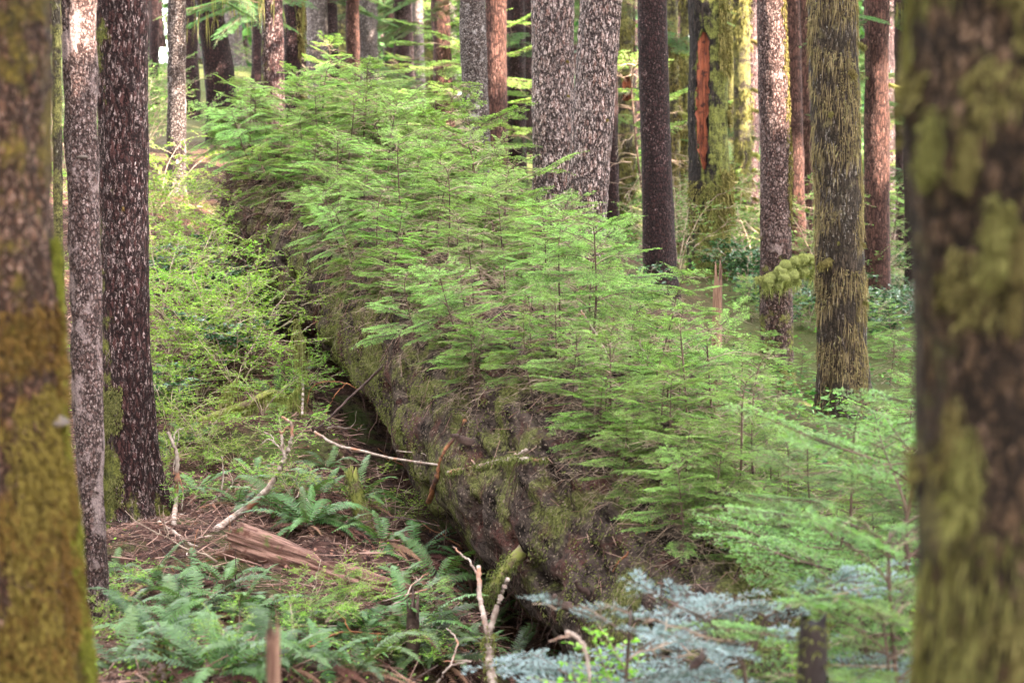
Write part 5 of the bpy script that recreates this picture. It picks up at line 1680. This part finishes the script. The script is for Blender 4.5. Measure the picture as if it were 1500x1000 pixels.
# ------------------------------------------------------------------ litter and small ground cover
rng = np.random.default_rng(51)
n = 26000
px, D = rng.uniform(-60, 900, n), rng.uniform(7.5, 24, n)
p = CAM + D[:, None] * np.stack([ray(a, 600) for a in px])
x, y = p[:, 0], p[:, 1]
q = (np.stack([x, y, 0 * x], 1) - LA)
lat = q @ LN
keep = lat < -0.55
x, y = x[keep], y[keep]
zz = gz(x, y)
n = len(x)
a = rng.uniform(0, 2 * PI, n)
L = rng.uniform(0.03, 0.24, n) * rng.uniform(0.2, 1, n) ** 1.5
d = np.stack([np.cos(a), np.sin(a), rng.normal(0, 0.22, n)], 1)
c = np.stack([x, y, zz + 0.012], 1)
pts = np.stack([c - d * L[:, None], c + rng.normal(0, 0.01, (n, 3)), c + d * L[:, None]], 1)
mb = MB()
tubes(mb, pts, np.outer(rng.uniform(0.0012, 0.0048, n), [1, 0.9, 0.6]), 3, rng.uniform(-0.3, 1.1, n))
tt, pp = rng.uniform(LT0, LLEN, 1300), rng.uniform(-1.2, 0.8, 1300)
c = log_pt(tt, pp, 0.012)
d = unit(rng.normal(0, 1, (1300, 3)))
d -= 0.8 * (np.sin(pp)[:, None] * LN + np.cos(pp)[:, None] * LV) * (d * (np.sin(pp)[:, None] * LN + np.cos(pp)[:, None] * LV)).sum(1, keepdims=True)
L = rng.uniform(0.02, 0.14, 1300)[:, None]
tubes(mb, np.stack([c - d * L, c, c + d * L], 1), np.outer(rng.uniform(0.001, 0.003, 1300), [1, 0.9, 0.6]), 3, rng.uniform(0, 1, 1300))
tag(mb.build('twig_litter', M['litter']), kind='stuff')


def scatter_leaves(name, mat, n, pxr, Dr, size, rng, hi=0.06, cond=None, thr=0.0):
    px, D = rng.uniform(*pxr, n), rng.uniform(*Dr, n)
    p = CAM + D[:, None] * np.stack([ray(a, 600) for a in px])
    x, y = p[:, 0], p[:, 1]
    k = fbm(np.stack([x * 1.1, y * 1.1, 0 * x + 3], 1), 3) > thr
    q = (np.stack([x, y, 0 * x], 1) - LA)
    lat = q @ LN
    k &= (lat < -0.85) | (lat > 1.0)
    x, y = x[k], y[k]
    n = len(x)
    c = np.stack([x, y, gz(x, y) + rng.uniform(0.0, hi, n)], 1)
    a = rng.uniform(0, 2 * PI, n)
    d = np.stack([np.cos(a), np.sin(a), rng.normal(0.1, 0.3, n)], 1)
    nr = unit(np.array([0, 0, 1.0]) + rng.normal(0, 0.4, (n, 3)))
    s = unit(np.cross(nr, d))
    l = (size * rng.uniform(0.5, 1.3, n))[:, None]
    v = np.stack([c, c + d * l * 0.5 + s * l * 0.32, c + d * l, c + d * l * 0.5 - s * l * 0.32], 1)
    mb = MB()
    mb.add(v.reshape(-1, 3), np.arange(n * 4).reshape(-1, 4), col=np.repeat(rng.uniform(0, 1, n), 4))
    return tag(mb.build(name, M[mat], smooth=False), kind='stuff')


scatter_leaves('ground_cover_leaves', 'huckleberry', 17000, (-60, 760), (7.5, 24), 0.020, rng, 0.10, thr=0.05)
scatter_leaves('dead_leaves', 'fern_dead', 14000, (-60, 900), (7.5, 24), 0.026, rng, 0.02, thr=-0.6)
scatter_leaves('understory_leaves', 'shade_leaf', 27000, (850, 1420), (13, 55), 0.055, rng, 0.30, thr=0.0)
scatter_leaves('understory_foliage', 'hemlock_far', 15000, (-100, 860), (24, 60), 0.06, rng, 0.30, thr=-0.05)

# ------------------------------------------------------------------ boughs on the trunks behind, young conifers and the far forest
BM = []
for i in range(4):
    f, wd = bough_mesh(200 + i, 1.5, 3, None)
    BM.append((wd.mesh('bough', M['twig_brown']), f.mesh('needles', M['hemlock_far'], False)))


def add_bough(T, z, ang, k, s):
    b = surf_pt(T, z, ang, -0.02) - T['o']
    o = link('bough', BM[k % 4][0], T['root'], b)
    o.rotation_euler = (0, 0, ang)
    o.scale = (s, s, s)
    link('needles', BM[k % 4][1], o)
    return o


rng = np.random.default_rng(61)
for lab, T in list(TREES.items()):
    if T['Y'] < 25.5:
        continue
    pxx = 750 + F * T['o'][0] / T['Y']
    for q_ in range(0 if 225 < pxx < 450 else rng.integers(1, 5)):
        zlo = max(float(T['o'][2]) + 1.2, 1.6)
        add_bough(T, rng.uniform(zlo, 3 + 0.055 * T['Y'] + 1.5), rng.uniform(0, 2 * PI), int(rng.integers(4)), rng.uniform(0.5, 1.1))
# the bearded bough over the leaning trunk
for (T, px, py, ang, s) in ((TREES['stout reddish brown trunk rising behind the far left end of the sapling thicket'], 395, 10, PI * 1.08, 1.0), (lean, 320, -5, -0.5, 1.1), (TREES['thin speckled mossy trunk standing alone on the left slope above the huckleberry bushes'], 262, -25, -0.2, 0.9), (t29, 1290, 5, 0.2, 0.7), (t29, 1278, 110, PI + 0.2, 0.5)):
    z = float(Q(px, py, T['Y'])[2])
    b = add_bough(T, z, ang, 1, s)
    m3 = MB()
    k = 20 if T is not t29 else 14
    l = rng.uniform(0.1, 1.3, k)
    pp = np.stack([l, rng.normal(0, 0.10, k) * l, -0.2 * l ** 2 * 0.5 + rng.normal(0, .03, k)], 1)
    blades(m3, pp, unit(rng.normal(0, .15, (k, 3)) + [0, 0, -1]), rng, 0.26, 0.008, 0.95, 3, 0.10, col=(0.2, 1))
    m3.build('hanging_lichen', M['lichen_hair'], b, smooth=False)

for i in range(24):
    left = i % 2
    D = rng.uniform(27, 55)
    px = rng.uniform(60, 900) if left else rng.uniform(880, 1400)
    if 225 < px < 375:
        px += 190
    p = P(px, 300, D)
    hem(i, (p[0], p[1], float(gz(p[0], p[1])) - 0.03), rng.uniform(1.2, 3.6), rng, 'blurred young hemlock in the forest behind the sapling thicket' if left else 'blurred young hemlock among the trunks behind the right side',
        'young hemlocks behind the thicket' if left else 'young hemlocks behind the right side')

FT = []
for i in range(130):
    Y_ = rng.uniform(40, 85)
    px = rng.uniform(-40, 1500)
    if i % 3 == 0:
        px = rng.uniform(900, 1350)
    elif i % 3 == 1:
        px = rng.uniform(60, 720)
    wpx = rng.uniform(0.22, 0.62) / Y_ * F
    mat = ['bark_dark', 'bark_maroon', 'bark_mossy', 'bark_dark', 'bark_grey'][i % 5]
    lab = {'bark_grey': 'faded grey trunk far back in the forest', 'bark_dark': 'faded dark trunk far back in the forest', 'bark_mossy': 'faded mossy trunk far back in the forest', 'bark_maroon': 'faded maroon trunk far back in the forest'}[mat]
    T = tree([(px, 0, wpx), (px + rng.normal(0, 3), 250, wpx * 1.05)], Y_, mat, lab, ns=18, dz=0.25, ridge=0, lump=.08, group=lab.replace('faded', 'far').replace(' trunk far back in the forest', ' trunks'), seed=i)
    TREES.pop(lab)
    for q_ in range(2):
        add_bough(T, rng.uniform(T['o'][2] + 2, 8), rng.uniform(0, 2 * PI), int(rng.integers(4)), rng.uniform(0.8, 1.6))


def leaf_cloud(mb, c, rad, n, size, rng):
    d = unit(rng.normal(0, 1, (n, 3)))
    p = c + d * rad * (rng.random((n, 1)) ** 0.4)
    p = p + 0.35 * np.mean(rad) * np.stack([vnoise(p * 0.9 + k) for k in (1, 20, 40)], 1)
    nr = unit(np.array([0, 0, 1.0]) + rng.normal(0, 0.55, (n, 3)))
    a = unit(np.cross(nr, rng.normal(0, 1, (n, 3))))
    b = np.cross(nr, a)
    s = size * rng.uniform(0.5, 1.2, n)[:, None]
    v = np.stack([p - a * s, p + b * s * 0.42, p + a * s, p - b * s * 0.42], 1)
    mb.add(v.reshape(-1, 3), np.arange(n * 4).reshape(-1, 4), col=np.repeat(np.clip(rng.normal(0.4, 0.3, n), 0, 1), 4))
    return p


mb = MB()
for i in range(560):
    Y_ = rng.uniform(52, 120)
    x_ = rng.uniform(-0.32, 0.32) * Y_
    z_ = float(gz(x_, Y_, False)) + rng.uniform(0.0, 1) ** 1.3 * 16
    leaf_cloud(mb, np.array([x_, Y_, z_]), np.array([2.2, 2.2, 1.0]) * rng.uniform(0.6, 1.3), 200, 0.22, rng)
tag(mb.build('far_forest', M['hemlock_far'], smooth=False), kind='stuff')

# ------------------------------------------------------------------ crowns overhead, unseen conifers added to shade the forest, gaps left for sun
def crown(root_loc, parent, h0, h1, rad, n, rng):
    o = np.array(root_loc)
    z = h0 + (h1 - h0) * rng.random(n) ** 1.2
    rr = rad * (1 - 0.75 * (z - h0) / (h1 - h0)) * np.sqrt(rng.random(n))
    a = rng.uniform(0, 2 * PI, n)
    p = np.stack([o[0] + rr * np.cos(a), o[1] + rr * np.sin(a), z], 1)
    k = np.ones(n, bool)
    for s_ in SUNNY:  # leaf cards dropped along sun paths so chosen trunk spots catch light
        v = p - s_
        u = v @ S
        k &= ~((u > 0.5) & (np.linalg.norm(v - u[:, None] * S, axis=1) < 0.62))
    p = p[k]
    n = len(p)
    nr = unit(np.array([0, 0, 1.0]) + rng.normal(0, 0.5, (n, 3)))
    a_ = unit(np.cross(nr, rng.normal(0, 1, (n, 3))))
    b_ = np.cross(nr, a_)
    s = 0.42 * rng.uniform(0.6, 1.2, n)[:, None]
    v = np.stack([p - a_ * s, p + b_ * s * 0.5, p + a_ * s, p - b_ * s * 0.5], 1) - o
    mb = MB()
    mb.add(v.reshape(-1, 3), np.arange(n * 4).reshape(-1, 4), col=np.repeat(rng.uniform(0, 1, n), 4))
    return mb.build('crown', M['canopy'], parent, smooth=False)


rng = np.random.default_rng(71)
for lab, T in TREES.items():
    if T['Y'] > 23.5 and T['o'][0] > -2.5:
        top = T['z'][-1]
        crown(T['o'], T['root'], 9.0, top + 1.5, 1.6, 380, rng)
spots = []  # unseen conifers right of the view, added to block the sun
while len(spots) < 46:
    x, y = rng.uniform(4.5, 26), rng.uniform(-14, 34)
    if abs(x) < 0.30 * max(y, 0) + 2.2 or any(math.hypot(x - a, y - b) < 2.5 for a, b in spots):
        continue
    spots.append((x, y))
for (x, y) in spots:
    px = 750 + F * x / max(y, 1)
    zb = float(gz(x, y, False))
    root = thing('conifer_tree', (x, y, zb), 'tall unseen conifer added beyond the right edge of the view for shade', 'tree', 'unseen shade conifers right of the view')
    q = np.linspace(0, 1, 24)
    mb = MB()
    tubes(mb, np.stack([0.1 * np.sin(q * 3), 0.1 * np.cos(q * 2), -0.3 + q * (15 - zb)], 1)[None], (0.24 * (1 - 0.8 * q))[None], 14)
    mb.build('trunk', M['bark_dark'], root)
    crown((x, y, zb), root, 6.5, 16, 3.0, 2200, rng)
spots = []  # more unseen conifers, added left and behind to cut low skylight
while len(spots) < 44:
    x, y = rng.uniform(-26, 6), rng.uniform(-16, 34)
    if abs(x) < 0.30 * max(y, 0) + 2.6 or (abs(x) < 4 and y > -3) or math.hypot(x, y) < 4.5 or any(math.hypot(x - a, y - b) < 2.8 for a, b in spots):
        continue
    spots.append((x, y))
for (x, y) in spots:
    zb = float(gz(x, y, False))
    root = thing('conifer_tree', (x, y, zb), 'tall unseen conifer added left of the view or behind the viewer for shade', 'tree', 'unseen shade conifers left of the view')
    mb = MB()
    tubes(mb, np.stack([0.1 * np.sin(q * 3), 0.1 * np.cos(q * 2), -0.3 + q * (15 - zb)], 1)[None], (0.24 * (1 - 0.8 * q))[None], 14)
    mb.build('trunk', M['bark_dark'], root)
    crown((x, y, zb), root, 3.6, 15, 2.4, 1300, rng)
for kd in (HEM, NEAR, FIR, HUCK, DIM, SALAL, FERN):
    kd.finish()
